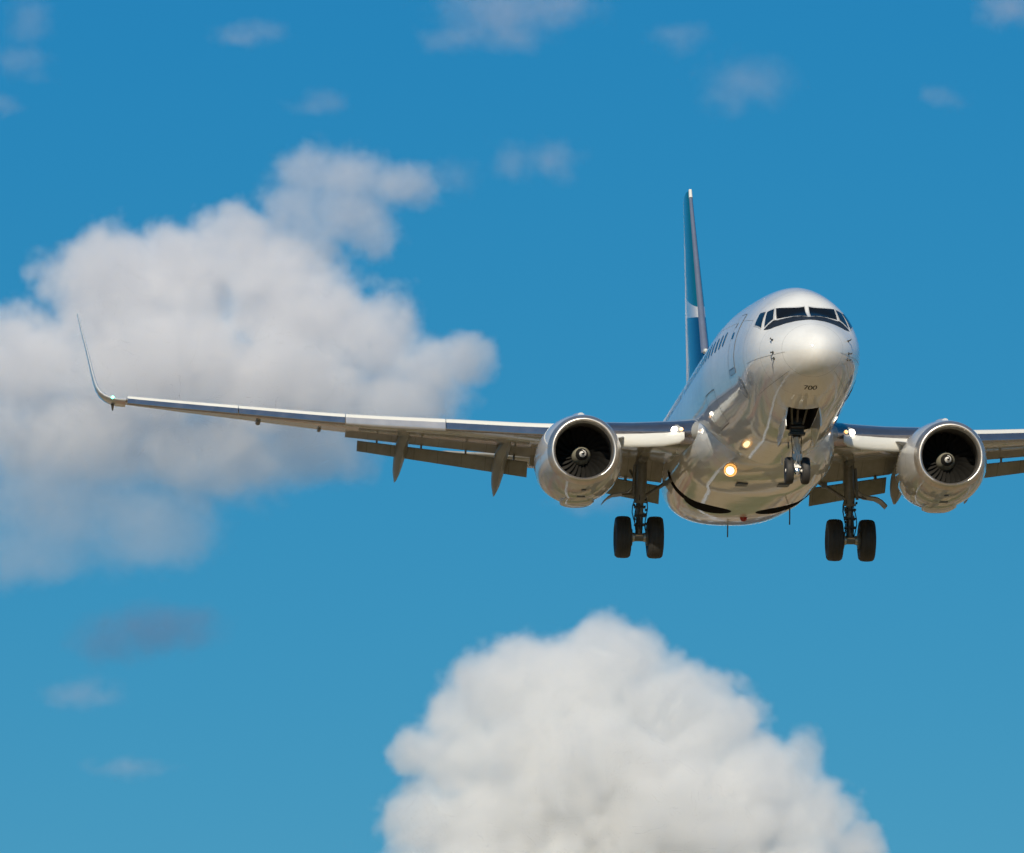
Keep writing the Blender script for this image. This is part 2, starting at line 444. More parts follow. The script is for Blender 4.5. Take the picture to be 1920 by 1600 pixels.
def boolean_cut(o, cutters):
    """carves real cavities; the walls of a cavity take the dark material"""
    for verts, faces in cutters:
        c = obj("cutter", verts, faces, DARK, smooth=False)
        c.parent = o.parent
        bpy.context.view_layer.update()
        md = o.modifiers.new("cut", "BOOLEAN"); md.operation = "DIFFERENCE"; md.object = c; md.solver = "EXACT"
        md.material_mode = "TRANSFER"
        dg = bpy.context.evaluated_depsgraph_get()
        me = bpy.data.meshes.new_from_object(o.evaluated_get(dg), preserve_all_data_layers=True, depsgraph=dg)
        o.modifiers.clear(); old = o.data; o.data = me; me.name = o.name
        bpy.data.meshes.remove(old)
        bpy.data.objects.remove(c)

def prism(poly, z0, z1):
    """poly of (x, y), from z0 up to z1"""
    n = len(poly)
    v = [(x, y, z0) for x, y in poly] + [(x, y, z1) for x, y in poly]
    f = [tuple(range(n))[::-1], tuple(range(n, 2 * n))] + [(i, (i + 1) % n, n + (i + 1) % n, n + i) for i in range(n)]
    return v, f
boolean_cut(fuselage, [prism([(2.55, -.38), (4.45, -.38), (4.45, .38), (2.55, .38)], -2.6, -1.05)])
fuselage.data.set_sharp_from_angle(angle=R(50))

# ---- patches that lie on the skin
def patch(corners, off, nu=10, nv=6, bow=0.0):
    """corners: four (x, th); returns verts and faces of a skin patch"""
    c = corners; v = []; f = []
    for j in range(nv + 1):
        for i in range(nu + 1):
            u, w = i / nu, j / nv
            x = (c[0][0] * (1 - u) + c[1][0] * u) * (1 - w) + (c[3][0] * (1 - u) + c[2][0] * u) * w
            t = (c[0][1] * (1 - u) + c[1][1] * u) * (1 - w) + (c[3][1] * (1 - u) + c[2][1] * u) * w
            x -= bow * 4 * u * (1 - u) * w
            v.append(fus(x, t, off))
    for j in range(nv):
        for i in range(nu):
            a = j * (nu + 1) + i; f.append((a, a + 1, a + nu + 2, a + nu + 1))
    return v, f
def skin_line(mbx, pts, w, off=.004, th_pts=True):
    """a thin ribbon along (x, th) points"""
    P = [fus(x, t, off) for x, t in pts]
    N_ = [(fus(x, t, off + .05) - p).normalized() for (x, t), p in zip(pts, P)]
    v = []; f = []
    for i, p in enumerate(P):
        d = (P[min(i + 1, len(P) - 1)] - P[max(i - 1, 0)]).normalized()
        s = d.cross(N_[i]).normalized() * (w / 2)
        v += [p - s, p + s]
    for i in range(len(P) - 1): f.append((2 * i, 2 * i + 1, 2 * i + 3, 2 * i + 2))
    mbx.add(v, f)
def seg(a, b, n=12): return [(a[0] + (b[0] - a[0]) * i / n, a[1] + (b[1] - a[1]) * i / n) for i in range(n + 1)]

D_ = math.radians
def skin_part(name, corners, off, mat, parent=None, nu=12, nv=8, label=None, bow=.0):
    v, f = patch([(x, D_(t)) for x, t in corners], off, nu, nv, bow)
    return obj(name, v, f, mat, parent or fuselage, True, label)
def skin_poly(name, rim, off, mat, parent=None, label=None):
    """a fan patch with a closed rim of (x, deg)"""
    cx = sum(p[0] for p in rim) / len(rim); ct = sum(p[1] for p in rim) / len(rim)
    v = [fus(cx, D_(ct), off)]; f = []; n = len(rim)
    for k in (.5, 1.0):
        for x, t in rim: v.append(fus(cx + (x - cx) * k, D_(ct + (t - ct) * k), off))
    for i in range(n):
        j = (i + 1) % n
        f += [(0, 1 + i, 1 + j), (1 + i, 1 + n + i, 1 + n + j, 1 + j)]
    return obj(name, v, f, mat, parent or fuselage, True, label)
def disc_rim(x, t, r, n=28):
    w = fW(math.sqrt(x))
    return [(x + r * math.cos(2 * PI * k / n), t + math.degrees(r * math.sin(2 * PI * k / n) / w)) for k in range(n)]

# ---- cockpit glazing: three panes each side, grey frames, black anti-glare panel below
W1 = [(1.335, 3.0), (1.835, 38.7), (2.245, 34.3), (1.93, 3.2)]
W2 = [(1.91, 42.5), (1.925, 56.5), (2.41, 43.6), (2.27, 36.2)]
W3 = [(2.06, 59.5), (2.56, 61.0), (2.79, 48.7), (2.49, 44.8)]
def grow(c, gx, gt):
    cx = sum(p[0] for p in c) / 4; ct = sum(p[1] for p in c) / 4
    return [(x + gx * (1 if x > cx else -1), t + gt * (1 if t > ct else -1)) for x, t in c]
for s in (1, -1):
    for W, g in ((W1, (.045, 1.2)), (W2, (.05, 1.6)), (W3, (.05, 1.6))):
        skin_part("window_frame", [(x, s * t) for x, t in grow(W, *g)], .006, FRAME, bow=.11 if W is W1 else 0)
        skin_part("cockpit_window", [(x, s * t) for x, t in W], .012, GLASS if W is W1 else SGLASS, bow=.11 if W is W1 else 0)
lo_arc = pchip([0, 5, 15, 21.5, 31, 36, 43, 48, 53, 59], [.985, .987, 1.015, 1.07, 1.17, 1.26, 1.38, 1.50, 1.62, 1.86])
hi_arc = pchip([0, 39, 42.7, 56, 59], [1.29, 1.79, 1.86, 1.875, 1.885])
v = []; f = []
ths = [-59 + 118 * i / 60 for i in range(61)]
for t in ths:
    for k in range(7):
        u = k / 6; v.append(fus(lo_arc(abs(t)) * (1 - u) + hi_arc(abs(t)) * u, D_(t), .004))
for i in range(60):
    for k in range(6):
        a = i * 7 + k; f.append((a, a + 1, a + 8, a + 7))
obj("antiglare_panel", v, f, GLARE, fuselage)
for s in (1, -1):       # wipers lying along the lower edge of the front panes
    w = MB(); skin_line(w, [(1.39 + .012 * i, D_(s * (7 + 2.3 * i))) for i in range(8)], .025, .03)
    w.build("wiper", BLACK, fuselage)

# ---- doors, seams, windows
def ring_line(mbx, x, t0, t1, w=.012, n=60): skin_line(mbx, [(x, D_(t0 + (t1 - t0) * i / n)) for i in range(n + 1)], w)
seam = MB()
for x in (3.0, 5.25, 7.9, 10.4): ring_line(seam, x, -150, 150, .010)
for s in (1, -1):
    skin_line(seam, [(.55 + .2 * i, D_(s * (99 + .2 * i))) for i in range(12)], .009)
    skin_line(seam, [(.75 + .16 * i, D_(s * (137 - .3 * i))) for i in range(16)], .009)
    skin_line(seam, [(3.0 + .5 * i, D_(s * 57)) for i in range(16)], .010)
    skin_line(seam, [(5.0 + .4 * i, D_(s * 112)) for i in range(30)], .010)
seam.build("panel_seam", LINE, fuselage, smooth=False)
for s in (1, -1):
    q = [(4.62, s * 50), (5.42, s * 50), (5.10, s * 97.5), (4.26, s * 97.5)]
    d = skin_part("cabin_door", q, .007, WHITE, None, 10, 24)
    ln = MB()
    for a, b in ((q[0], q[1]), (q[1], q[2]), (q[2], q[3]), (q[3], q[0])):
        skin_line(ln, [(x, D_(t)) for x, t in seg(a, b, 20)], .022, .009)
    ln.build("door_seal", DGREY, fuselage, smooth=False)
    skin_part("door_window", [(4.98, s * 66), (5.24, s * 66), (5.21, s * 71.5), (4.95, s * 71.5)], .011, CABGLASS)
    skin_part("door_handle", [(5.14, s * 57.5), (5.22, s * 57.5), (5.22, s * 62), (5.14, s * 62)], .012, DGREY)
    skin_part("door_sill", [(4.20, s * 98), (5.12, s * 98), (5.12, s * 102.2), (4.20, s * 102.2)], .010, GREYDISC)
    x = 6.42
    while x < 26.4:
        if not (14.6 < x < 15.2):
            tz = math.degrees(th_of_z(x, .76)); tb = math.degrees(th_of_z(x, .38)); w = .125
            rim = []
            for k in range(16):
                a = 2 * PI * k / 16; ca, sa = math.cos(a), math.sin(a)
                rim.append((x + w * math.copysign(abs(ca) ** .6, ca), s * ((tz + tb) / 2 + (tb - tz) / 2 * math.copysign(abs(sa) ** .6, sa))))
            skin_poly("cabin_window", rim, .006, CABGLASS)
        x += .508
    # cargo door outlines low on the side, and the round equipment cover ahead of them
    ln = MB()
    for a, b in (((7.6, 104), (9.0, 104)), ((9.0, 104), (9.0, 131)), ((9.0, 131), (7.6, 131)), ((7.6, 131), (7.6, 104))):
        skin_line(ln, [(x, D_(s * t)) for x, t in seg(a, b, 14)], .028, .006)
    ln.build("cargo_door_seam", DGREY, fuselage, smooth=False)
    skin_poly("round_panel_rim", disc_rim(3.99, s * 117.6, .30), .006, SLATW)
    skin_poly("round_panel", disc_rim(3.99, s * 117.6, .245), .012, GREYDISC)
    # air data probes
    for x, t, ln_ in ((1.09, 71.5, .13), (.976, 96, .13), (.983, 105.8, .10)):
        b = fus(x, D_(s * t), 0); n = (fus(x, D_(s * t), .1) - b).normalized()
        m = MB(); m.tube([b, b + n * .07], [.02, .014], 8)
        m.tube([b + n * .075 + Vector((.04, 0, 0)), b + n * .085 + Vector((-ln_, 0, 0))], [.016, .009], 8)
        m.build("air_data_probe", PROBE, fuselage)
        skin_poly("probe_plate", disc_rim(x + .02, s * t, .045, 14), .005, DGREY)

# ---- the number painted under the nose
num = MB()
def stroke(pts, w=.022): skin_line(num, [(x, D_(180) - (-.0 + y) / fW(math.sqrt(x))) for y, x in pts], w, .005)
# (y, x): letters stand with their tops towards the nose tip; reading direction runs to port (right in the picture)
X0, X1 = 1.085, 1.285
def put(y0, pts, w=.026): stroke([(y0 + a * .085, X0 + b * (X1 - X0)) for a, b in pts], w)
Y7, YA, YB = .150, .035, -.080
sgn = -1
put(Y7, [(0, 0), (sgn * .25, 0), (sgn * .5, 0), (sgn * .75, 0), (sgn * 1, 0)])
put(Y7, [(sgn * 1, 0), (sgn * .8, .25), (sgn * .6, .5), (sgn * .45, .75), (sgn * .35, 1)])
for y0 in (YA, YB):
    put(y0, [(sgn * (.5 + .5 * math.sin(a)), .5 - .5 * math.cos(a)) for a in [2 * PI * i / 20 for i in range(21)]])
num.build("painted_number", BLACK, fuselage, smooth=False)

# ---- nose wheel well inside, blade antennas, beacon
m = MB(); m.tube([(2.7, 0, -1.1), (4.2, 0, -1.35)], .035, 8)
m.box((3.5, .30, -1.25), (1.7, .02, .06)); m.box((3.5, -.30, -1.25), (1.7, .02, .06))
m.build("wheel_well_frame", STRUT, fuselage)
def blade_antenna(x, y, z, h, c, mat=WHITE):
    v = []
    for k, (zz, xo, cc) in enumerate(((z + .05, 0, c), (z - h, c * .45, c * .45))):
        for a, b in ((0, 0), (.25, .018), (.7, .014), (1, 0), (.7, -.014), (.25, -.018)): v.append((x + xo + a * cc, y + b, zz))
    m = MB(); m.loft([v[:6], v[6:]]); return m.build("blade_antenna", mat, fuselage)
blade_antenna(5.9, .0, -2.11, .16, .22, DGREY)
blade_antenna(8.4, -.12, -2.12, .22, .26)
blade_antenna(21.0, .0, -2.14, .40, .20, DGREY)

# ---- belly fairing with the open main wheel wells
fw = pchip([9.4, 10.2, 11.2, 12.4, 14, 17.6, 18.8, 20.6, 22, 23.2], [.9, 1.40, 1.74, 1.95, 2.08, 2.07, 2.03, 1.9, 1.66, 1.2])
fb = pchip([9.4, 10.2, 11.2, 12.4, 14, 17.6, 18.8, 20.6, 22, 23.2], [-1.95, -2.17, -2.29, -2.36, -2.41, -2.42, -2.38, -2.27, -2.10, -1.75])
rings = []
x = 9.4
while x <= 23.21:
    W, B = fw(x), fb(x); T = -.35; zc = -1.05; r = []
    for k in range(96):
        t = 2 * PI * k / 96; c, sn = math.cos(t), math.sin(t); e = 2 / 2.5
        y = W * math.copysign(abs(sn) ** e, sn)
        r.append((x, y, zc + (T - zc) * c if c > 0 else zc + (zc - B) * -(abs(c) ** e)))
    rings.append(r); x += .23
m = MB(); m.loft(rings)
fairing = m.build("belly_fairing", [WHITE, DARK], fuselage, angle=50)
cut = []
for s in (1, -1):
    poly = [(16.95 + .64 * math.cos(a), s * (.97 + .64 * math.sin(a))) for a in [2 * PI * k / 36 for k in range(36)]]
    cut.append(prism(poly, -2.8, -1.5))
    slot = [(16.42, s * 1.1), (17.05, s * 1.1), (16.95, s * 2.4), (16.5, s * 2.4)]
    cut.append(prism(slot, -2.8, -1.35))
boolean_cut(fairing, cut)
fairing.data.set_sharp_from_angle(angle=R(45))
for s in (1, -1):
    m = MB(); m.box((12.2, s * .55, -2.352), (.45, .30, .03)); m.build("air_inlet_grille", DGREY, fairing)
m = MB(); m.lathe([(0, .10), (-.05, .095), (-.10, .06), (-.12, .0005)], (18.05, -.12, -2.41), "z", 20)
m.build("red_beacon", REDL, fairing)
blade_antenna(16.6, -1.22, -2.36, .42, .10, DGREY)
for s in (1, -1):      # retractable landing lights, swung down and lit
    c = Vector((10.12, s * 1.06, -2.27))
    if s < 0: continue
    m = MB(); m.lathe([(.10, .105), (-.03, .118), (-.04, .128), (.08, .125), (.18, .06)], c, "x", 24); m.bar(c + Vector((.1, 0, 0)), c + Vector((.45, 0, .16)), .09, .05)
    b = m.build("retractable_light", STRUT, fairing)
    m = MB(); m.lathe([(.05, .0005), (.055, .06), (.075, .106)], c, "x", 24); m.build("lit_lens", LAMPB, fairing)
    m = MB(); m.lathe([(.05, .108), (-.035, .165), (-.03, .17), (.10, .12)], c, "x", 28, True); m.build("lamp_glow_ring", LAMPGLOW, fairing)  # emitting ring added to stand for the halo around the lens
    v = []
    for x in (-.20, .10):
        v.append([c + Vector((x, .178 * math.cos(t), .178 * math.sin(t))) for t in [PI * i / 16 for i in range(17)]] + [c + Vector((x, .186 * math.cos(t), .186 * math.sin(t))) for t in [PI * i / 16 for i in range(16, -1, -1)]])
    m = MB(); m.loft(v); m.build("added_lamp_visor", STRUT, fairing, angle=40)  # visor added to weaken the lamp's reflection in the fuselage

# ------------------------------------------------------------------ wings
SL_Z = pchip([1.3, 2.0, 2.95, 5.43, 8.1, 10.74, 13.6, 16.54, 17.2], [-.80, -.76, -.72, -.53, -.24, .06, .47, .91, 1.02])   # crest of the leading edge
def LEF(y): return LEX(y) + (.20 if y > 5.0 else 0)     # nose of the fixed wing behind the slats
def LEX(y): return 13.45 + (y - 4.83) * .523 if y > 3.4 else 12.702 - (3.4 - y) * .70 - max(0, 2.3 - y) ** 2 * .6
def TEX(y): return 18.30 if y < 5.2 else 18.30 + (y - 5.2) * .234
TC = pchip([1.2, 5.2, 10, 17.2], [.135, .112, .10, .095])
INC = pchip([1.2, 5.2, 10.6, 17.2], [.6, -1.4, -1.6, -1.8])
def naca(t, x): return 5 * t * (.2969 * math.sqrt(x) - .126 * x - .3516 * x * x + .2843 * x ** 3 - .1036 * x ** 4)
XC = [0, .004, .012, .025, .045, .075, .12, .18, .26, .35, .45, .55, .65, .76]
def wing_ring(s, y, xmax, x_start=0.0):
    c = TEX(y) - LEF(y); t = TC(y); inc = R(INC(y)); le = LEF(y); zl = SL_Z(y) - t * c * .30 - (.07 if y > 5.0 else 0)
    def P(xc, sd):
        cam_ = .018 * 4 * xc * (1 - xc)
        z = cam_ * c + sd * naca(t, xc) * c
        return (le + xc * c * math.cos(inc) + z * math.sin(inc), s * y, zl + z - xc * c * math.sin(inc))
    xx = [q for q in XC if q <= xmax]
    if xmax > .76: xx = XC + [.85, .93, 1.0]
    up = [P(q, 1) for q in reversed(xx)]; dn = [P(q, -1) for q in xx[1:]]
    return up + dn
def strip_section(le, te, t, s, y, n=9):
    """a closed lens-shaped section from le (x, z) to te (x, z), for flap panels"""
    le = Vector((le[0], le[1])); te = Vector((te[0], te[1])); d = te - le; c = d.length; d.normalize(); nn = Vector((-d.y, d.x))
    if nn.y < 0: nn = -nn
    up, dn = [], []
    for i in range(n + 1):
        u = (i / n) ** 1.6
        h = naca(t, max(u, 0)) * c
        a = le + d * (u * c)
        up.append(a + nn * (h * 1.4 + .004)); dn.append(a - nn * (h * .5 + .004))
    ring = up[::-1] + dn[1:]
    return [(p.x, s * y, p.y) for p in ring]

def make_wing(s):
    m = MB()
    ys = [1.2, 1.6, 2.0, 2.4, 2.9, 3.4, 4.1, 4.83, 5.2, 6, 7, 8, 9, 10, 10.55]
    m.loft([wing_ring(s, y, .76) for y in ys])
    m.loft([wing_ring(s, y, 1.0) for y in (10.553, 11.5, 12.5, 13.5, 14.5, 15.5, 16.3, 16.6)])
    wing = m.build("wing", GREYP, jet, angle=30)
    # polished inboard leading edge
    m = MB(); rings = []
    for y in (1.75, 2.0, 2.3, 2.6, 3.0, 3.4, 3.9, 4.3):
        r = wing_ring(s, y, .12); rr = []
        ctr = Vector((LEX(y) + .4, s * y, SL_Z(y) - .25))
        for p in r[1:-1]:
            p = Vector(p); rr.append(p + (p - ctr).normalized() * .006)
        rings.append(rr)
    m.loft(rings, closed=False, cap=False); m.build("leading_edge", POLISH, wing)
    # Krueger flap: a white panel hung forward and down below the leading edge
    m = MB(); rings = []
    for y, zt, zb in ((2.10, -.98, -1.24), (2.22, -.97, -1.33), (2.6, -.96, -1.365), (3.1, -.945, -1.345), (3.6, -.92, -1.31), (4.0, -.90, -1.28)):
        x = LEX(y) - .03; r = []
        for dx, u in ((.16, 0), (.04, .10), (0, .3), (-.02, .55), (-.015, .8), (.02, .95), (.06, 1.0), (.10, .95), (.09, .8), (.07, .5), (.10, .2)):
            r.append((x + dx, s * y, zt + (zb - zt) * u))
        rings.append(r)
    m.loft(rings); kf = m.build("krueger_flap", SLATW, wing, angle=40)
    for y in (2.55, 3.45):
        m = MB(); m.bar((LEX(y) + .05, s * y, -1.25), (LEX(y) + .45, s * y, -1.12), .03, .08); m.build("krueger_arm", STRUT, wing)
    # four leading edge slats outboard of the engine, run out forward and drooped
    for y0, y1, mm in ((5.35, 8.14, POLISH), (8.16, 10.76, SATIN), (10.78, 13.58, POLISH), (13.6, 16.56, POLISH)):
        ra, rb = [], []
        for i in range(9):
            y = y0 + (y1 - y0) * i / 8
            H = .355 - (y - 5.4) * .0105; x = LEX(y); z = SL_Z(y); k = H / .33
            sec = [(.42, -.012), (.28, .0), (.18, -.006), (.115, -.03), (.08, -.07), (.06, -.125)]
            low = [(.06, -.125), (.045, -.18), (.030, -.235), (.017, -.29), (.022, -.325), (.05, -.35), (.09, -.352)]
            ra.append([(x + a * k, s * y, z + b * k) for a, b in sec + [(.14, -.125), (.19, -.085), (.29, -.05)]])
            rb.append([(x + a * k, s * y, z + b * k) for a, b in low + [(.12, -.28), (.14, -.128)]])
        m = MB(); m.loft(ra); sl = m.build("slat", SLATW, wing, angle=40)
        m = MB(); m.loft(rb); m.build("slat_leading_edge", mm, wing, angle=40)
    # spoiler panels roofing the flap cove
    for ya, yb, lea, leb in ((5.42, 10.55, (18.34, -.34), (19.62, .11)), (2.02, 5.0, (18.42, -.66), (18.42, -.30))):
        m = MB(); rings = []
        for i in range(7):
            u = i / 6; y = ya + (yb - ya) * u; p = wing_ring(s, y, .76)[0]; q = (lea[0] + (leb[0] - lea[0]) * u, lea[1] + (leb[1] - lea[1]) * u)
            rings.append([(p[0] - .05, s * y, p[2] + .004), (q[0], s * y, max(q[1], -9)), (q[0], s * y, q[1] - .02), (p[0] - .05, s * y, p[2] - .05)])
        m.loft(rings); m.build("spoiler", GREYP, wing, smooth=False)
    # flaps: a main panel and a smaller aft panel behind a slot
    m = MB(); m.loft([strip_section((18.12, -.40), (19.03, -.73), .14, s, 5.42), strip_section((19.40, .08), (20.0, -.09), .14, s, 10.62)])
    m.loft([strip_section((18.8, -.62), (19.22, -.93), .12, s, 5.38), strip_section((18.85, -.60), (19.25, -.91), .12, s, 5.62)])
    fl = m.build("flap", FLAPP, wing, angle=40)
    m = MB(); m.loft([strip_section((19.06, -.83), (19.42, -1.21), .10, s, 5.68), strip_section((20.02, -.18), (20.30, -.43), .10, s, 10.28)])
    m.build("aft_flap", FLAPP, wing, angle=40)
    m = MB(); m.loft([strip_section((18.2, -.72), (19.15, -1.34), .14, s, 2.02), strip_section((18.2, -.45), (19.15, -1.02), .14, s, 4.22), strip_section((18.2, -.36), (19.0, -.78), .14, s, 4.9)])
    m.build("flap", FLAPP, wing, angle=40)
    m = MB(); m.loft([strip_section((19.17, -1.42), (19.5, -1.88), .13, s, 2.06), strip_section((19.17, -1.09), (19.5, -1.48), .13, s, 4.16)])
    m.build("aft_flap", FLAPP, wing, angle=40)
    for y in (6.05, 7.35, 8.55, 9.75):      # hinge brackets across the slots
        u = (y - 5.68) / 4.6; m = MB(); m.box((19.05 + .97 * u, s * y, -.765 + .64 * u), (.12, .05, .16)); m.build("flap_bracket", FLAPP, wing, smooth=False)
    for y in (2.45, 3.0, 3.85):
        u = (y - 2.05) / 2.1; m = MB(); m.box((19.16, s * y, -1.38 + .325 * u), (.12, .07, .16)); m.build("flap_bracket", FLAPP, wing, smooth=False)
    # flap track fairings
    for y, toe, xa, xh, za, zh, xt, zt, w in ((8.97, .20, 17.3, 18.9, -.22, -.33, 21.7, -1.08, .165), (6.40, .10, 15.9, 18.0, -.72, -.80, 20.7, -1.57, .18), (4.44, 0, 15.4, 17.9, -1.08, -1.12, 19.9, -1.72, .235)):
        rings = []
        path = [(xa, za), ((xa * .55 + xh * .45), (za * .55 + zh * .45) - .02), (xh, zh), (xh * .66 + xt * .34, zh * .66 + zt * .34 + .05), (xh * .3 + xt * .7, zh * .3 + zt * .7 + .02), (xt, zt)]
        wid = [.03, .75, 1.0, 1.0, .72, .03]; hei = [.03, .8, 1.05, 1.35, 1.15, .06]
        px_, pz_, pw_, ph_ = [pchip([0, .2, .45, .65, .85, 1], q) for q in ([p[0] for p in path], [p[1] for p in path], wid, hei)]
        for i in range(25):
            u = i / 24; r = []
            for k in range(20):
                t = 2 * PI * k / 20
                sn_ = math.sin(t); wx_ = math.cos(t) if sn_ > 0 else math.copysign(1 - abs(sn_) ** 1.3, math.cos(t))
                r.append((px_(u), s * (y + toe * u + w * pw_(u) * wx_), pz_(u) + .24 * ph_(u) * sn_ + .10 * (1 - u)))
            rings.append(r)
        m = MB(); m.loft(rings); m.build("flap_fairing", FLAPP, wing, angle=60)
    # winglet
    path = [(16.6, .79, 19.62, 1.36), (16.8, .82, 19.76, 1.33), (17.0, .88, 19.90, 1.28), (17.17, .97, 20.04, 1.23), (17.30, 1.09, 20.19, 1.17), (17.39, 1.25, 20.35, 1.10), (17.45, 1.45, 20.54, 1.02), (17.52, 1.75, 20.78, .93), (17.66, 2.4, 21.27, .74), (17.80, 3.0, 21.74, .58), (17.90, 3.45, 22.08, .46), (17.93, 3.58, 22.25, .34)]
    rings = []
    for i, (y, z, x, c) in enumerate(path):
        a, b = path[max(i - 1, 0)], path[min(i + 1, len(path) - 1)]
        d = Vector((b[0] - a[0], b[1] - a[1])).normalized(); n = Vector((-d.y, d.x))
        up, dn = [], []
        for q in [0, .01, .04, .1, .2, .35, .5, .7, 1.0]:
            h = naca(.085, q) * c + .003
            up.append((x + q * c, s * (y + n.x * h), z + n.y * h)); dn.append((x + q * c, s * (y - n.x * h), z - n.y * h))
        rings.append(up[::-1] + dn[1:])
    m = MB(); m.loft(rings); m.build("winglet", COWL, wing, angle=60)
    m = MB(); m.lathe([(-.03, .0005), (-.015, .035), (.03, .045), (.08, .03)], (19.86, s * 16.96, .885), "x", 14)
    m.build("navigation_light", LAMPG if s > 0 else REDL, wing)
    m = MB(); m.tube([(20.6, s * 16.95, .80), (20.75, s * 16.95, .66)], [.05, .02], 8); m.build("static_wick_mount", STRUT, wing)
    for y, r in ((13.0, .07), (11.35, .05)):
        m = MB(); m.lathe([(0, r * .3), (.15, r), (.35, r), (.55, r * .2)], (TEX(y) - .55, s * y, SL_Z(y) - .13), "x", 12); m.build("hinge_fairing", STRUT, wing)
    # lamps in the wing root
    y = 2.34
    for y, r, mat_ in ((2.34, .088, LAMP), (2.17, .05, LAMPO)):
        c = Vector((LEX(y) - .045, s * y, SL_Z(y) - .205))
        m = MB(); m.lathe([(-.02, .0005), (-.012, r * .6), (.03, r), (.10, r)], c, "x", 22); m.build("landing_light" if r > .06 else "turnoff_light", mat_, wing)
    return wing

# ------------------------------------------------------------------ engines
EY, EZ, EX = 4.81, -1.69, 10.80
def make_engine(s):
    c = Vector((0, s * EY, EZ))
    def ring(x, r, flat=0.0, up=1.0, n=72):
        out = []
        for k in range(n):
            t = 2 * PI * k / n; a, b = math.cos(t), math.sin(t)
            rz = r * up if b > 0 else r * (1 - flat)
            # the flat chin: the lower quarter is drawn in and squared off
            q = 1 + (.035 * flat / .06 if b < 0 else 0) * math.sin(2 * t) ** 2
            out.append(c + Vector((x, r * a * q, rz * b)))
        return out
    outer = [(.24, .945), (.40, .985), (.65, 1.03), (1.0, 1.085), (1.5, 1.13), (2.0, 1.14), (2.6, 1.12), (3.2, 1.06), (3.8, .96), (4.2, .86)]
    m = MB(); m.loft([ring(EX + x, r, .06 if x < 1.2 else .055) for x, r in outer], cap=False)
    m.loft([ring(EX + 4.2, .86, .055), ring(EX + 4.19, .80, .055), ring(EX + 3.4, .78)], cap=False)
    eng = m.build("engine_nacelle", COWL, jet, angle=60)
    # chin bulge of the gearbox doors
    m = MB(); rings = []
    for x, w, h in ((1.3, .12, .01), (1.7, .34, .07), (2.3, .46, .12), (2.9, .42, .11), (3.5, .2, .03)):
        rings.append([c + Vector((EX + x, w * math.cos(t), -1.02 + (-h if math.sin(t) < 0 else .05) * abs(math.sin(t)))) for t in [2 * PI * k / 24 for k in range(24)]])
    m.loft(rings); m.build("gearbox_door", COWL, eng, angle=60)
    lip = [(.24, .945), (.14, .918), (.06, .885), (.015, .85), (0, .82), (.012, .79), (.05, .765), (.11, .746), (.20, .735)]
    m = MB(); m.loft([ring(EX + x, r + (.002 if i in (0,) else 0), .06 * (1 if i < 5 else .6)) for i, (x, r) in enumerate(lip)], cap=False); m.build("inlet_lip", LIPM, eng, angle=60)
    m = MB(); m.loft([ring(EX + x, r, .03 * (1 - x)) for x, r in ((.2, .735), (.4, .732), (.7, .75), (1.02, .775), (1.3, .775))], cap=False); m.build("inlet_liner", LINER, eng, angle=60)
    fx = EX + 1.02
    m = MB()
    for k in range(24):
        a0 = 2 * PI * k / 24; rows = []
        for i in range(7):
            r = .25 + .518 * i / 6; tw = R(38 + 24 * i / 6); ch = .23 + .10 * math.sin(PI * min(1, i / 5)) ; row = []
            for q in (-.5, -.25, 0, .25, .5):
                ax = q * ch * math.cos(tw) + .03 * (q * q); tg = s * 0 + q * ch * math.sin(tw)
                a = a0 + tg / r * .9; row.append(c + Vector((fx + .10 + ax, r * math.cos(a), r * math.sin(a))))
            rows.append(row)
        m.loft(rows, closed=False, cap=False)
    m.build("fan", BLADE, eng, angle=40)
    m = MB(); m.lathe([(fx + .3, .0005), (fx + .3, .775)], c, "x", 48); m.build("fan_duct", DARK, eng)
    cone = [(-.42, .0005), (-.41, .022), (-.36, .062), (-.27, .118), (-.19, .160), (-.10, .200), (.0, .235), (.10, .258), (.22, .262)]
    m = MB(); m.lathe([(fx + a, r) for a, r in cone], c, "x", 48); sp = m.build("spinner", SPIN, eng)
    m = MB(); m.lathe([(fx + a - .004, r + .003) for a, r in cone[:5]], c, "x", 48); m.build("spinner_tip", BLACK, eng)
    # white comma painted as a spiral on the cone
    cr = pchip([.0005, .022, .062, .118, .160], [-.42, -.41, -.36, -.27, -.19])
    v, f = [], []
    nn = 44
    for i in range(nn + 1):
        u = i / nn; a = R(150) - u * R(430); r = .012 + .088 * u ** .9; hw = .006 + .022 * math.sin(PI * min(1, u * .82 + .12)) ** .8
        if u > .93: hw *= (1 - u) / .07 + .05
        for q in (-1, 0, 1):
            rr = max(.002, r + q * hw)
            v.append(c + Vector((fx + cr(rr) - .012, (rr + .003) * math.cos(a) * 1, (rr + .003) * math.sin(a))))
    for i in range(nn):
        for q in (0, 1): f.append((i * 3 + q, i * 3 + q + 1, i * 3 + q + 4, i * 3 + q + 3))
    obj("spiral_mark", v, f, MARK, eng)
    # strake on the inboard shoulder, pylon, exhaust
    m = MB(); a = R(28); d = Vector((0, -s * math.cos(a), math.sin(a)))
    p0 = c + d * 1.05 + Vector((EX + 1.15, 0, 0)); p1 = c + d * 1.08 + Vector((EX + 2.2, 0, 0)); p2 = c + d * 1.42 + Vector((EX + 2.15, 0, 0)); p3 = c + d * 1.32 + Vector((EX + 1.75, 0, 0))
    tn = Vector((0, -d.z, d.y)) * .012
    m.loft([[p + tn for p in (p0, p1, p2, p3)], [p - tn for p in (p0, p1, p2, p3)]]); m.build("strake", COWL, eng, smooth=False)
    m = MB(); rings = []
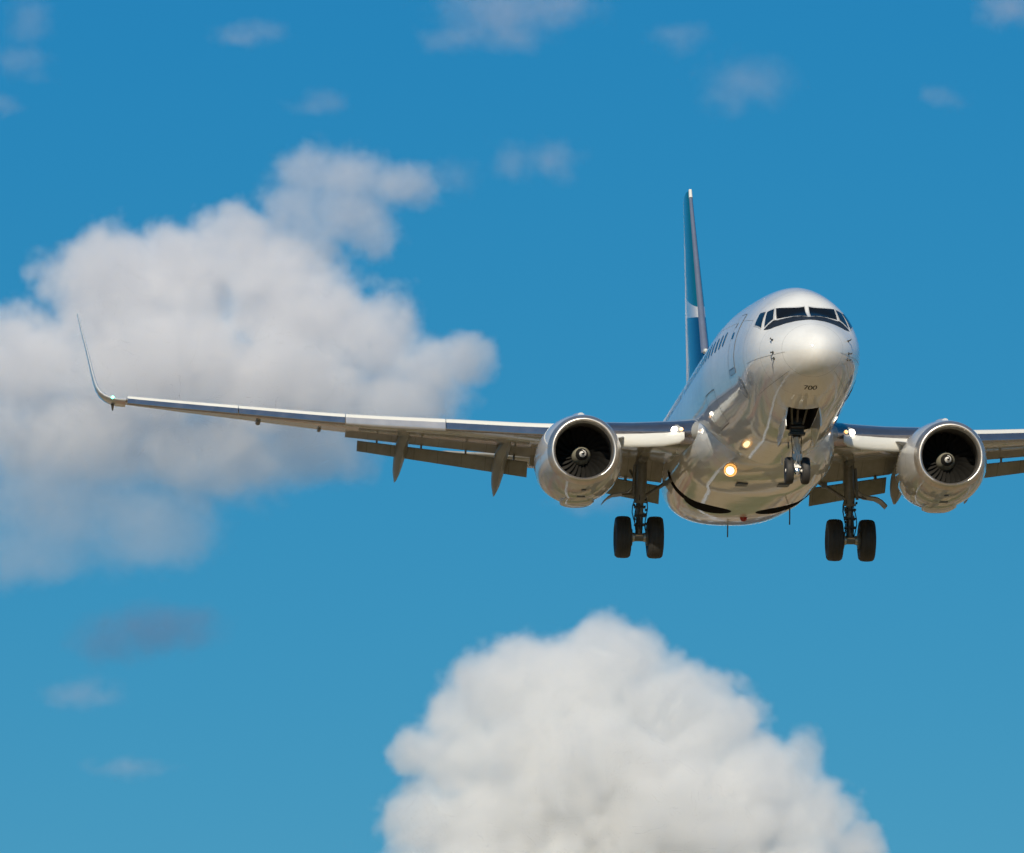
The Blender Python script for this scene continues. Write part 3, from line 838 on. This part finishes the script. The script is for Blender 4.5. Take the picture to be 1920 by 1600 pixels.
    for x, zb, zt, w in ((11.9, -.75, -.54, .10), (12.4, -.75, -.47, .22), (13.4, -.8, -.44, .27), (14.5, -.9, -.5, .24), (16.0, -1.1, -.62, .2), (17.3, -1.0, -.75, .05)):
        rings.append([(x, s * EY + w * math.cos(t), (zb + zt) / 2 + (zt - zb) / 2 * math.sin(t)) for t in [2 * PI * k / 20 for k in range(20)]])
    m.loft(rings); m.build("pylon", COWL, eng, angle=60)
    m = MB(); m.lathe([(EX + 3.3, .70), (EX + 4.4, .62), (EX + 5.1, .47), (EX + 5.1, .44), (EX + 4.3, .40)], c, "x", 48); m.build("exhaust_nozzle", SATIN, eng)
    m = MB(); m.lathe([(EX + 4.3, .38), (EX + 5.0, .28), (EX + 5.7, .02)], c, "x", 32); m.build("exhaust_plug", SATIN, eng)
    m = MB(); m.box((EX + 1.32, s * (EY - .02), EZ - 1.052), (.16, .22, .02)); m.box((EX + .62, s * (EY - .04), EZ - .975), (.10, .12, .02)); m.build("drain_scoop", DGREY, eng, smooth=False)
    return eng

# ------------------------------------------------------------------ landing gear
def tyre_profile(r, w, rim):
    h = w / 2
    return [(-h * .72, rim), (-h * .93, rim + (r - rim) * .25), (-h, rim + (r - rim) * .52), (-h * .93, r - (r - rim) * .17), (-h * .72, r - (r - rim) * .045), (-h * .40, r), (-h * .38, r - .008), (-h * .32, r - .008), (-h * .30, r + .001), (-h * .04, r + .003), (-h * .03, r - .006), (h * .03, r - .006), (h * .04, r + .003), (h * .30, r + .001), (h * .32, r - .008), (h * .38, r - .008), (h * .40, r), (h * .72, r - (r - rim) * .045), (h * .93, r - (r - rim) * .17), (h, rim + (r - rim) * .52), (h * .93, rim + (r - rim) * .25), (h * .72, rim)]
def wheel(parent, c, r, w, rim, out):
    m = MB(); m.lathe(tyre_profile(r, w, rim), c, "y", 48); m.build("tyre", TYRE, parent, angle=50)
    m = MB(); h = w / 2
    m.lathe([(out * h * .55, .0005), (out * h * .62, rim * .25), (out * h * .45, rim * .35), (out * h * .35, rim * .75), (out * h * .62, rim * .92), (out * h * .70, rim + .008), (-out * h * .70, rim + .008), (-out * h * .5, rim * .8), (-out * h * .5, .0005)], c, "y", 36)
    m.build("wheel_rim", RIM, parent, angle=40)

def make_main_gear(s):
    ax = Vector((16.6, s * 2.86, -3.19)); top = Vector((16.45, s * 2.80, -1.05))
    m = MB()
    m.tube([top, Vector((16.5, s * 2.81, -1.7)), Vector((16.55, s * 2.83, -2.25))], [.15, .155, .14], 20)
    m.tube([(16.53, s * 2.83, -2.2), (16.54, s * 2.83, -2.27)], [.175, .175], 20)
    m.tube([(16.56, s * 2.84, -2.52), (16.57, s * 2.84, -2.62)], [.125, .125], 20)
    m.tube([(16.55, s * 2.83, -2.25), ax], [.095, .095], 18)
    m.tube([ax + Vector((0, -.34, 0)), ax + Vector((0, .34, 0))], .075, 16)
    m.tube([ax + Vector((0, -.16, 0)), ax + Vector((0, .16, 0))], .11, 16)
    # trunnion arms under the wing
    m.tube([(15.75, s * 2.78, -1.15), (17.25, s * 2.82, -1.10)], .10, 12)
    gear = m.build("main_landing_gear", STRUT, jet, angle=45)
    m = MB(); m.tube([ax + Vector((0, -.20, 0)), ax + Vector((0, -.12, 0))], .125, 16); m.tube([ax + Vector((0, .12, 0)), ax + Vector((0, .20, 0))], .125, 16)
    m.tube([ax + Vector((-.10, -.1, .04)), ax + Vector((-.10, .1, .04))], .035, 8); m.build("axle_fitting", RIM, gear)
    m = MB()      # torque links behind the piston
    for dy in (-.075, .075):
        m.bar((16.72, s * 2.84 + dy, -2.45), (17.02, s * 2.84 + dy * .4, -2.80), .035, .07); m.bar((17.02, s * 2.84 + dy * .4, -2.80), (16.70, s * 2.86 + dy, -3.12), .035, .07)
    m.build("torque_link", STRUT, gear, smooth=False)
    m = MB()      # side strut to the wing root
    m.tube([(16.5, s * 2.72, -2.10), (16.55, s * 2.15, -1.72)], .052, 10); m.tube([(16.55, s * 2.15, -1.72), (16.6, s * 1.62, -1.40)], .06, 10)
    m.box((16.55, s * 2.15, -1.72), (.14, .14, .14)); m.build("side_strut", STRUT, gear)
    m = MB()      # drag brace and actuator
    m.tube([(16.5, s * 2.9, -1.75), (17.6, s * 3.0, -1.25)], .045, 10); m.tube([(16.45, s * 2.98, -1.25), (16.50, s * 3.03, -2.1)], .04, 10)
    m.build("actuator", STRUT, gear)
    random.seed(5 + s)
    m = MB()
    for k in range(7):
        a = random.uniform(0, 2 * PI); r0 = random.uniform(.13, .17); pts = []
        for i in range(7):
            u = i / 6; rr = r0 + .05 * math.sin(u * PI * 2 + k) + .05 * u * (k % 3 == 0)
            pts.append((16.55 + rr * math.cos(a) * .8, s * 2.84 + rr * math.sin(a), -2.05 - u * (.95 if k % 2 else 1.08)))
        m.tube(pts, .013, 6)
    for z in (-2.38, -2.62, -2.86): m.box((16.52, s * 2.84, z), (.24, .30, .05))
    for k in range(6): m.box((16.48 + random.uniform(-.1, .1), s * 2.84 + random.choice((-1, 1)) * random.uniform(.12, .17), -2.2 - .13 * k), (.06, .05, .06))
    m.build("brake_hose", HOSE, gear)
    for d in (-1, 1):
        m = MB(); m.lathe([(-.06, .0005), (-.06, .23), (.05, .23), (.06, .12), (.10, .10)], ax + Vector((0, d * .24, 0)), "y", 28); m.build("brake", STRUT, gear, angle=40)
        wheel(gear, ax + Vector((0, d * .435, 0)), .565, .425, .27, d)
    # strut door, outboard of the leg, seen nearly edge on
    m = MB(); v = []
    pr_ = [(3.00, -1.78), (3.13, -1.92), (3.24, -1.98), (3.40, -2.00), (3.55, -2.02), (3.70, -2.10), (3.84, -2.24)]
    for dx in (-.32, .32):
        v.append([(16.75 + dx, s * y, z) for y, z in pr_]); 
    m.loft([v[0] + [(p[0], p[1], p[2] - .035) for p in v[0][::-1]], v[1] + [(p[0], p[1], p[2] - .035) for p in v[1][::-1]]]); m.build("gear_door", FLAPP, gear, angle=40)
    m = MB(); m.bar((16.6, s * 2.95, -2.0), (16.7, s * 3.3, -2.03), .05, .05); m.build("door_link", STRUT, gear)
    return gear

def make_nose_gear():
    ax = Vector((4.03, 0, -3.13))
    m = MB()
    m.tube([(4.25, 0, -1.35), (4.16, 0, -2.1), (4.13, 0, -2.28)], [.10, .105, .10], 18)
    m.tube([(4.0, -.30, -1.45), (4.0, .30, -1.45)], .05, 10)
    m.box((4.10, 0, -2.02), (.24, .34, .24)); m.box((4.08, 0, -2.19), (.30, .40, .06)); m.box((4.12, 0, -1.85), (.2, .26, .10))
    m.tube([(3.98, -.17, -2.02), (3.98, .17, -2.02)], .065, 12)
    gear = m.build("nose_landing_gear", NGEAR, jet, angle=40)
    m = MB(); m.tube([(4.13, 0, -2.26), (4.12, 0, -2.40)], .07, 18); m.build("shock_piston", WSTRUT, gear)
    m = MB(); m.tube([(4.11, 0, -2.42), (4.08, 0, -2.60), (4.07, 0, -2.66)], [.085, .10, .06], 18)
    m.tube([(4.08, 0, -2.62), (4.05, 0, -2.98)], [.062, .062], 14)
    m.box((4.03, 0, -2.80), (.20, .23, .18)); m.box((4.0, 0, -3.02), (.16, .18, .10)); m.tube([(4.03, -.30, -3.13), (4.03, .30, -3.13)], .045, 12)
    m.build("lower_leg", WSTRUT, gear, angle=40)
    m = MB()
    for dy in (-.05, .05): m.bar((3.97, dy, -2.50), (3.72, dy * .5, -2.76), .025, .05); m.bar((3.72, dy * .5, -2.76), (3.92, dy, -2.98), .025, .05)
    m.build("torque_link", WSTRUT, gear, smooth=False)
    m = MB(); m.tube([(3.6, .0, -1.2), (4.05, 0, -1.95)], .04, 10)
    for dy in (-.13, .13): m.tube([(3.0, dy * 2, -1.25), (4.0, dy, -2.0)], .03, 8)
    m.build("drag_brace", STRUT, gear)
    m = MB(); m.lathe([(0, .0005), (.02, .07), (.10, .085), (.14, .05)], (3.86, 0, -3.16), "x", 22); m.build("taxi_light", CHROME, gear)
    m = MB(); m.tube([(4.05, .1, -2.0), (4.12, .13, -2.3), (4.1, .11, -2.6), (4.05, .12, -2.95)], .012, 6); m.tube([(4.05, -.1, -2.0), (4.14, -.12, -2.3), (4.1, -.1, -2.7)], .012, 6)
    m.build("steering_hose", HOSE, gear)
    for d in (-1, 1): wheel(gear, ax + Vector((0, d * .205, 0)), .343, .205, .165, d)
    for d in (-1, 1):      # clamshell doors on both sides of the well
        rings = []
        for x, h in ((2.60, .46), (3.2, .52), (3.9, .54), (4.42, .50)):
            ze = fus(x, th_of_y(x, .385, True)).z
            prof = [(.388, 0), (.405, -.12), (.43, -h * .55), (.42, -h)]
            pts = [(x, d * y, ze + z) for y, z in prof]; rings.append(pts + [(x, d * (y + .03), ze + z) for y, z in prof[::-1]])
        m = MB(); m.loft(rings); m.build("gear_door", WHITE, gear, angle=40)
    return gear

# ------------------------------------------------------------------ tail
def make_tail():
    m = MB(); rings = []
    prof = [(1.6, 26.3, 32.6, .09), (2.6, 26.55, 32.72, .09), (3.6, 27.35, 32.88, .09), (5.5, 28.93, 33.22, .09), (7.5, 30.58, 33.6, .09), (8.95, 31.75, 33.9, .09), (9.12, 31.98, 33.92, .08)]
    def ring(z, le, te, t):
        c = te - le; up, dn = [], []
        for q in [0, .008, .025, .05, .09, .15, .25, .4, .6, .8, 1.0]:
            h = naca(t, q) * c + .004; up.append((le + q * c, h, z)); dn.append((le + q * c, -h, z))
        return up[::-1] + dn[1:]
    m.loft([ring(*p) for p in prof]); fin = m.build("tail_fin", FINP, jet, angle=50)
    m = MB(); m.loft([ring(z, a, b, t) for z, a, b, t in ((1.5, 21.5, 28, .02), (2.0, 22.2, 28.2, .03), (2.45, 24.6, 28.4, .06), (3.0, 26.1, 28.6, .09), (3.35, 26.9, 28.7, .10))]); m.build("dorsal_fin", WHITE, fin, angle=60)
    m = MB(); rings = []
    for z, le, te, t in prof[2:6]:
        c = te - le; r = []
        for q, sd in ((.020, 1), (.013, 1), (.006, 1), (.002, 1), (0, 0), (.002, -1), (.006, -1), (.013, -1), (.020, -1)):
            r.append((le + q * c - .006, sd * (naca(t, q) * c + .010), z))
        rings.append(r)
    m.loft(rings, closed=False, cap=False); m.build("fin_leading_edge", FINLE, fin)
    m = MB(); m.lathe([(-.12, .0005), (-.08, .05), (.05, .085), (.35, .06)], (27.22, 0, 3.62), "x", 16); m.build("fin_root_cap", SLATW, fin)
    m = MB(); m.tube([(31.70, 0, 8.86), (31.84, 0, 9.12)], [.055, .05], 12); m.build("fin_tip_cap", SLATW, fin)
    for s in (1, -1):
        m = MB(); rings = []
        for y, z, le, c in ((.2, .55, 28.6, 4.0), (1.0, .63, 29.2, 3.6), (7.1, 1.35, 32.3, 1.35), (7.2, 1.37, 32.5, 1.1)):
            up, dn = [], []
            for q in [0, .01, .04, .1, .25, .45, .7, 1.0]:
                h = naca(.09, q) * c + .004; up.append((le + q * c, s * y, z + h)); dn.append((le + q * c, s * y, z - h))
            rings.append(up[::-1] + dn[1:])
        m.loft(rings); m.build("horizontal_stabilizer", GREYP, jet, angle=50)

make_wing(1); make_wing(-1)
make_engine(1); make_engine(-1)
make_main_gear(1); make_main_gear(-1)
make_nose_gear()
make_tail()

# ------------------------------------------------------------------ clouds: real volumes of droplets, about three kilometres off
def cloud_point(u, v, d):
    """a place in the sky given as a bearing (in units of the lens' focal length / F_PX) and a distance"""
    k = d / F_PX
    return toW @ Vector(((u - 960) * k, (800 - v) * k, d)) + Vector((0, 0, CAM_H))
SKIN = True
STEP = 2.3
def cloud(name, label, blobs, dist, dens, vox, group=None, amp=1.35, puff=66.0, edge=.5, seed=0.0, col=(1, 1, 1), warp=.35, detail=7.0, rough=.60, billow=.35, fade=None, hull=.02):
    """blobs: (bearing x, bearing y, depth offset, half width, half height) in lens units; a noise field eats puffs out of their union"""
    k = dist / F_PX
    P = [(cloud_point(u, v, dist + dz * k), rx * k, rz * k) for u, v, dz, rx, rz in blobs]
    lo = [min(p[i] - 1.3 * (b if i == 2 else a) for p, a, b in P) for i in range(3)]
    hi = [max(p[i] + 1.3 * (b if i == 2 else a) for p, a, b in P) for i in range(3)]
    c = Vector([(a + b) / 2 for a, b in zip(lo, hi)])
    ns = 1.0 / (puff * k)
    def field(nt, pos):
        """positive inside the cloud; the same nodes shape the hull and fill it"""
        N = nt.nodes.new; L = nt.links.new
        def vm(op, a, b):
            n = N("ShaderNodeVectorMath"); n.operation = op; L(a, n.inputs[0])
            if hasattr(b, "is_linked"): L(b, n.inputs[1])
            else: n.inputs[1].default_value = b
            return n.outputs["Value"] if op == "DISTANCE" else n.outputs["Vector"]
        def mt(op, *a):
            n = N("ShaderNodeMath"); n.operation = op
            for i, q in enumerate(a):
                if hasattr(q, "is_linked"): L(q, n.inputs[i])
                else: n.inputs[i].default_value = q
            return n.outputs[0]
        sh = vm("ADD", pos, (seed * 517.3, seed * 271.7, seed * 133.1))
        def noise(sc_, det, ro):
            n = N("ShaderNodeTexNoise"); n.inputs["Scale"].default_value = sc_; n.inputs["Detail"].default_value = det; n.inputs["Roughness"].default_value = ro
            L(sh, n.inputs["Vector"]); return n
        w = noise(ns * .8, 1.0, .5)
        q = N("ShaderNodeVectorMath"); q.operation = "MULTIPLY_ADD"; L(w.outputs["Color"], q.inputs[0])
        q.inputs[1].default_value = (warp * 2 / ns,) * 3; L(pos, q.inputs[2])
        wp = q.outputs[0]; shift = Vector((warp / ns,) * 3)
        cur = None
        for p, rx, rz in P:
            m_ = N("ShaderNodeVectorMath"); m_.operation = "MULTIPLY_ADD"; L(wp, m_.inputs[0])
            iv = Vector((1 / rx, 1 / rx, 1 / rz)); cc = p - c + shift
            m_.inputs[1].default_value = iv; m_.inputs[2].default_value = (-cc.x * iv.x, -cc.y * iv.y, -cc.z * iv.z)
            ln = N("ShaderNodeVectorMath"); ln.operation = "LENGTH"; L(m_.outputs[0], ln.inputs[0])
            cur = ln.outputs["Value"] if cur is None else mt("SMOOTH_MIN", cur, ln.outputs["Value"], .12)
        fine = noise(ns, detail, rough).outputs[0]
        tot = mt("SUBTRACT", mt("MULTIPLY_ADD", fine, amp, 1.0 - .5 * amp), cur)
        if billow:      # rounded heads with creases between them
            for f_, a_ in ((1.6, billow), (3.6, billow * .5)):
                r = mt("ABSOLUTE", mt("SUBTRACT", noise(ns * f_, 0.0, .5).outputs[0], .5))
                tot = mt("MULTIPLY_ADD", r, 2 * a_, tot)
            tot = mt("SUBTRACT", tot, billow * .33)
        return tot
    # the hull: where the field crosses zero
    me = bpy.data.meshes.new(name); o = bpy.data.objects.new(name, me); C.objects.link(o); o.location = c
    g = bpy.data.node_groups.new(name, "GeometryNodeTree")
    g.interface.new_socket("Geometry", in_out="OUTPUT", socket_type="NodeSocketGeometry")
    N = g.nodes.new; L = g.links.new
    f = field(g, N("GeometryNodeInputPosition").outputs[0])
    ad = N("ShaderNodeMath"); ad.operation = "ADD"; L(f, ad.inputs[0]); ad.inputs[1].default_value = 1.0
    vc = N("GeometryNodeVolumeCube"); vt = N("GeometryNodeVolumeToMesh"); out = N("NodeGroupOutput")
    vc.inputs["Min"].default_value = Vector(lo) - c; vc.inputs["Max"].default_value = Vector(hi) - c
    for i, a in enumerate("XYZ"): vc.inputs["Resolution " + a].default_value = max(12, int((hi[i] - lo[i]) / vox))
    L(ad.outputs[0], vc.inputs["Density"]); L(vc.outputs[0], vt.inputs["Volume"]); vt.inputs["Threshold"].default_value = 1.0 - .02
    L(vt.outputs[0], out.inputs[0])
    md = o.modifiers.new("hull", "NODES"); md.node_group = g
    dg = bpy.context.evaluated_depsgraph_get()
    nm = bpy.data.meshes.new_from_object(o.evaluated_get(dg), depsgraph=dg)
    o.modifiers.clear(); bpy.data.node_groups.remove(g)
    o.data = nm; bpy.data.meshes.remove(me); nm.name = name
    # the droplets inside
    m = bpy.data.materials.new(name); m.use_nodes = True; t = m.node_tree; t.nodes.clear()
    N = t.nodes.new; L = t.links.new
    f = field(t, N("ShaderNodeTexCoord").outputs["Object"])
    mr = N("ShaderNodeMapRange"); mr.interpolation_type = "SMOOTHSTEP"; L(f, mr.inputs[0])
    mr.inputs[1].default_value = 0; mr.inputs[2].default_value = edge; mr.inputs[3].default_value = 0; mr.inputs[4].default_value = dens
    mo = N("ShaderNodeOutputMaterial"); pv = N("ShaderNodeVolumePrincipled"); L(pv.outputs[0], mo.inputs["Volume"])
    den = mr.outputs[0]
    if fade:            # the underside thins out downwards
        zt_, zb_ = (cloud_point(960, q_, dist).z - c.z for q_ in fade[:2])
        sz = N("ShaderNodeSeparateXYZ"); L(N("ShaderNodeTexCoord").outputs["Object"], sz.inputs[0])
        m1 = N("ShaderNodeMapRange"); m1.interpolation_type = "SMOOTHSTEP"; L(sz.outputs[2], m1.inputs[0])
        m1.inputs[1].default_value = zb_; m1.inputs[2].default_value = zt_; m1.inputs[3].default_value = fade[2]; m1.inputs[4].default_value = 1
        m2 = N("ShaderNodeMath"); m2.operation = "MULTIPLY"; L(den, m2.inputs[0]); L(m1.outputs[0], m2.inputs[1]); den = m2.outputs[0]
    L(den, pv.inputs["Density"]); pv.inputs["Color"].default_value = (*col, 1); pv.inputs["Anisotropy"].default_value = 0.0
    if SKIN:
        rgb = N("ShaderNodeRGB"); rgb.outputs[0].default_value = (1, 1, 1, 1)
        tr = N("ShaderNodeBsdfTransparent"); L(rgb.outputs[0], tr.inputs["Color"]); L(tr.outputs[0], mo.inputs["Surface"])
    dim = [max(v.co[i] for v in nm.vertices) - min(v.co[i] for v in nm.vertices) for i in range(3)]
    m.cycles.volume_step_rate = STEP / (sum(dim) / 3 * .1)
    nm.materials.clear(); nm.materials.append(m); nm.shade_smooth()
    tag(o, label, "cloud", group)
    return o

CUM = (.992, .988, .980)
cloud("cumulus_cloud", "large pale grey cumulus cloud at left, behind the long wing and its winglet",
      [(40, 690, 0, 165, 135), (215, 545, 0, 160, 140), (330, 520, 20, 150, 120), (430, 480, 0, 115, 105), (432, 425, 0, 50, 66), (500, 520, 0, 130, 100), (560, 590, 10, 165, 125), (690, 640, 0, 125, 110), (785, 700, 0, 110, 85), (865, 678, 0, 85, 62),
       (300, 690, -40, 240, 160), (520, 730, -20, 240, 130), (720, 760, 0, 170, 90), (150, 830, 20, 240, 140), (380, 860, 10, 230, 110), (580, 850, 20, 150, 75), (-60, 780, 0, 160, 150), (100, 960, 20, 200, 120), (260, 980, 20, 190, 110), (60, 1040, 20, 150, 80)],
      3000, .070, 2.2, seed=1.0, col=(.965, .960, .970), amp=1.0, edge=.48, fade=(560, 1010, .13), puff=84, rough=.57, billow=.30)
cloud("cumulus_cloud", "bright white heaped cumulus cloud rising from the bottom edge below the airplane",
      [(1100, 1275, 0, 165, 125), (1115, 1205, 0, 85, 62), (960, 1300, 0, 145, 110), (1010, 1250, 0, 115, 75), (1185, 1245, 0, 105, 80), (870, 1340, 0, 90, 85), (1080, 1430, -60, 230, 190), (1315, 1370, 0, 140, 112), (1235, 1320, 0, 130, 100), (1415, 1460, 10, 118, 104), (1505, 1415, 0, 55, 80),
       (1500, 1530, 0, 120, 90), (860, 1430, 0, 110, 95), (790, 1420, 0, 72, 56), (790, 1540, 0, 72, 85), (1250, 1540, -30, 300, 170), (950, 1560, -20, 220, 150), (1600, 1590, 0, 75, 55), (1000, 1680, 0, 350, 150), (1400, 1680, 0, 300, 150)], 2900, .075, 2.2, seed=2.0, col=CUM, amp=1.0, edge=.42, puff=92, rough=.56, billow=.32)
cloud("cloud_tuft", "soft lilac grey tuft of cloud rising from the top of the large cloud at left",
      [(580, 325, 0, 90, 70), (650, 335, 0, 105, 70), (745, 350, 0, 105, 52), (560, 405, 0, 100, 90), (640, 400, 0, 110, 85), (690, 440, 0, 85, 58), (520, 460, 0, 100, 80), (590, 470, 0, 90, 60)], 3050, .032, 2.0, seed=3.0, edge=.6, amp=1.0, col=(.97, .965, .985))
G_ = "small faint wisps of cloud"
for lb, bl, dn, sd, cl in (
    ("faint lilac wisp of cloud right of the soft tuft, left of the airplane tail", [(960, 302, 0, 48, 34), (1030, 300, 0, 58, 38), (1062, 280, 0, 28, 26)], .030, 5.0, (.95, .93, .98)),
    ("upright faint wisp of cloud in the top left corner", [(55, 40, 0, 45, 55), (40, 112, 0, 55, 42)], .024, 6.0, (.95, .93, .98)),
    ("small flat wisp of cloud near the top edge, left of the broad wisp", [(470, 62, 0, 68, 24)], .030, 7.0, (.95, .93, .98)),
    ("broad pale wisp of cloud cut by the top edge at the middle", [(940, 20, 0, 125, 58), (1040, 15, 0, 95, 42), (850, 72, 0, 62, 30), (950, 72, 0, 72, 26)], .026, 8.0, (.95, .93, .98)),
    ("thin lilac streak of cloud just right of the broad wisp at the top", [(1270, 72, 0, 58, 28)], .022, 9.0, (.95, .93, .98)),
    ("dim lilac patch of cloud high above the cockpit", [(1400, 155, 0, 92, 48), (1370, 190, 0, 60, 30)], .016, 10.0, (.95, .93, .98)),
    ("tiny dim puff of cloud high above the right engine", [(1765, 183, 0, 42, 24)], .024, 11.0, (.95, .93, .98)),
    ("bright wisp of cloud in the top right corner", [(1890, 15, 0, 60, 42)], .040, 12.0, (.95, .93, .98)),
    ("dim flat wisp of cloud high above the soft lilac tuft", [(600, 196, 0, 64, 22)], .018, 13.0, (.95, .93, .98)),
    ("dark blue grey shred of cloud floating below the large cloud at left", [(290, 1180, 0, 130, 50), (210, 1205, 0, 90, 42), (350, 1172, 0, 75, 38)], .040, 14.0, (.34, .46, .66)),  # shade from the large cloud is put into this dark absorbing colour
    ("small pale wisp of cloud low at left, under the dark shred", [(155, 1302, 0, 75, 30)], .026, 15.0, (.95, .93, .98)),
    ("very faint flat wisp of cloud near the lower left corner", [(240, 1437, 0, 80, 20)], .020, 16.0, (.95, .93, .98)),
    ("pale wisp of cloud showing behind the left main wheels", [(1110, 938, 0, 85, 24)], .020, 17.0, (.95, .93, .98)),
    ("faint shred of cloud trailing right from the soft lilac tuft", [(848, 332, 0, 52, 34)], .020, 18.0, (.95, .93, .98)),
    ("tiny faint puff of cloud at the left edge below the upright wisp", [(15, 195, 0, 34, 18)], .026, 19.0, (.95, .93, .98))):
    cloud("wispy_cloud", lb, [(u, v, d, a * 1.25, b * 1.25) for u, v, d, a, b in bl], 3300, dn * .52, 1.8, G_, amp=1.7, puff=48.0, edge=1.0, rough=.66, billow=0, seed=sd, col=cl, warp=.6)
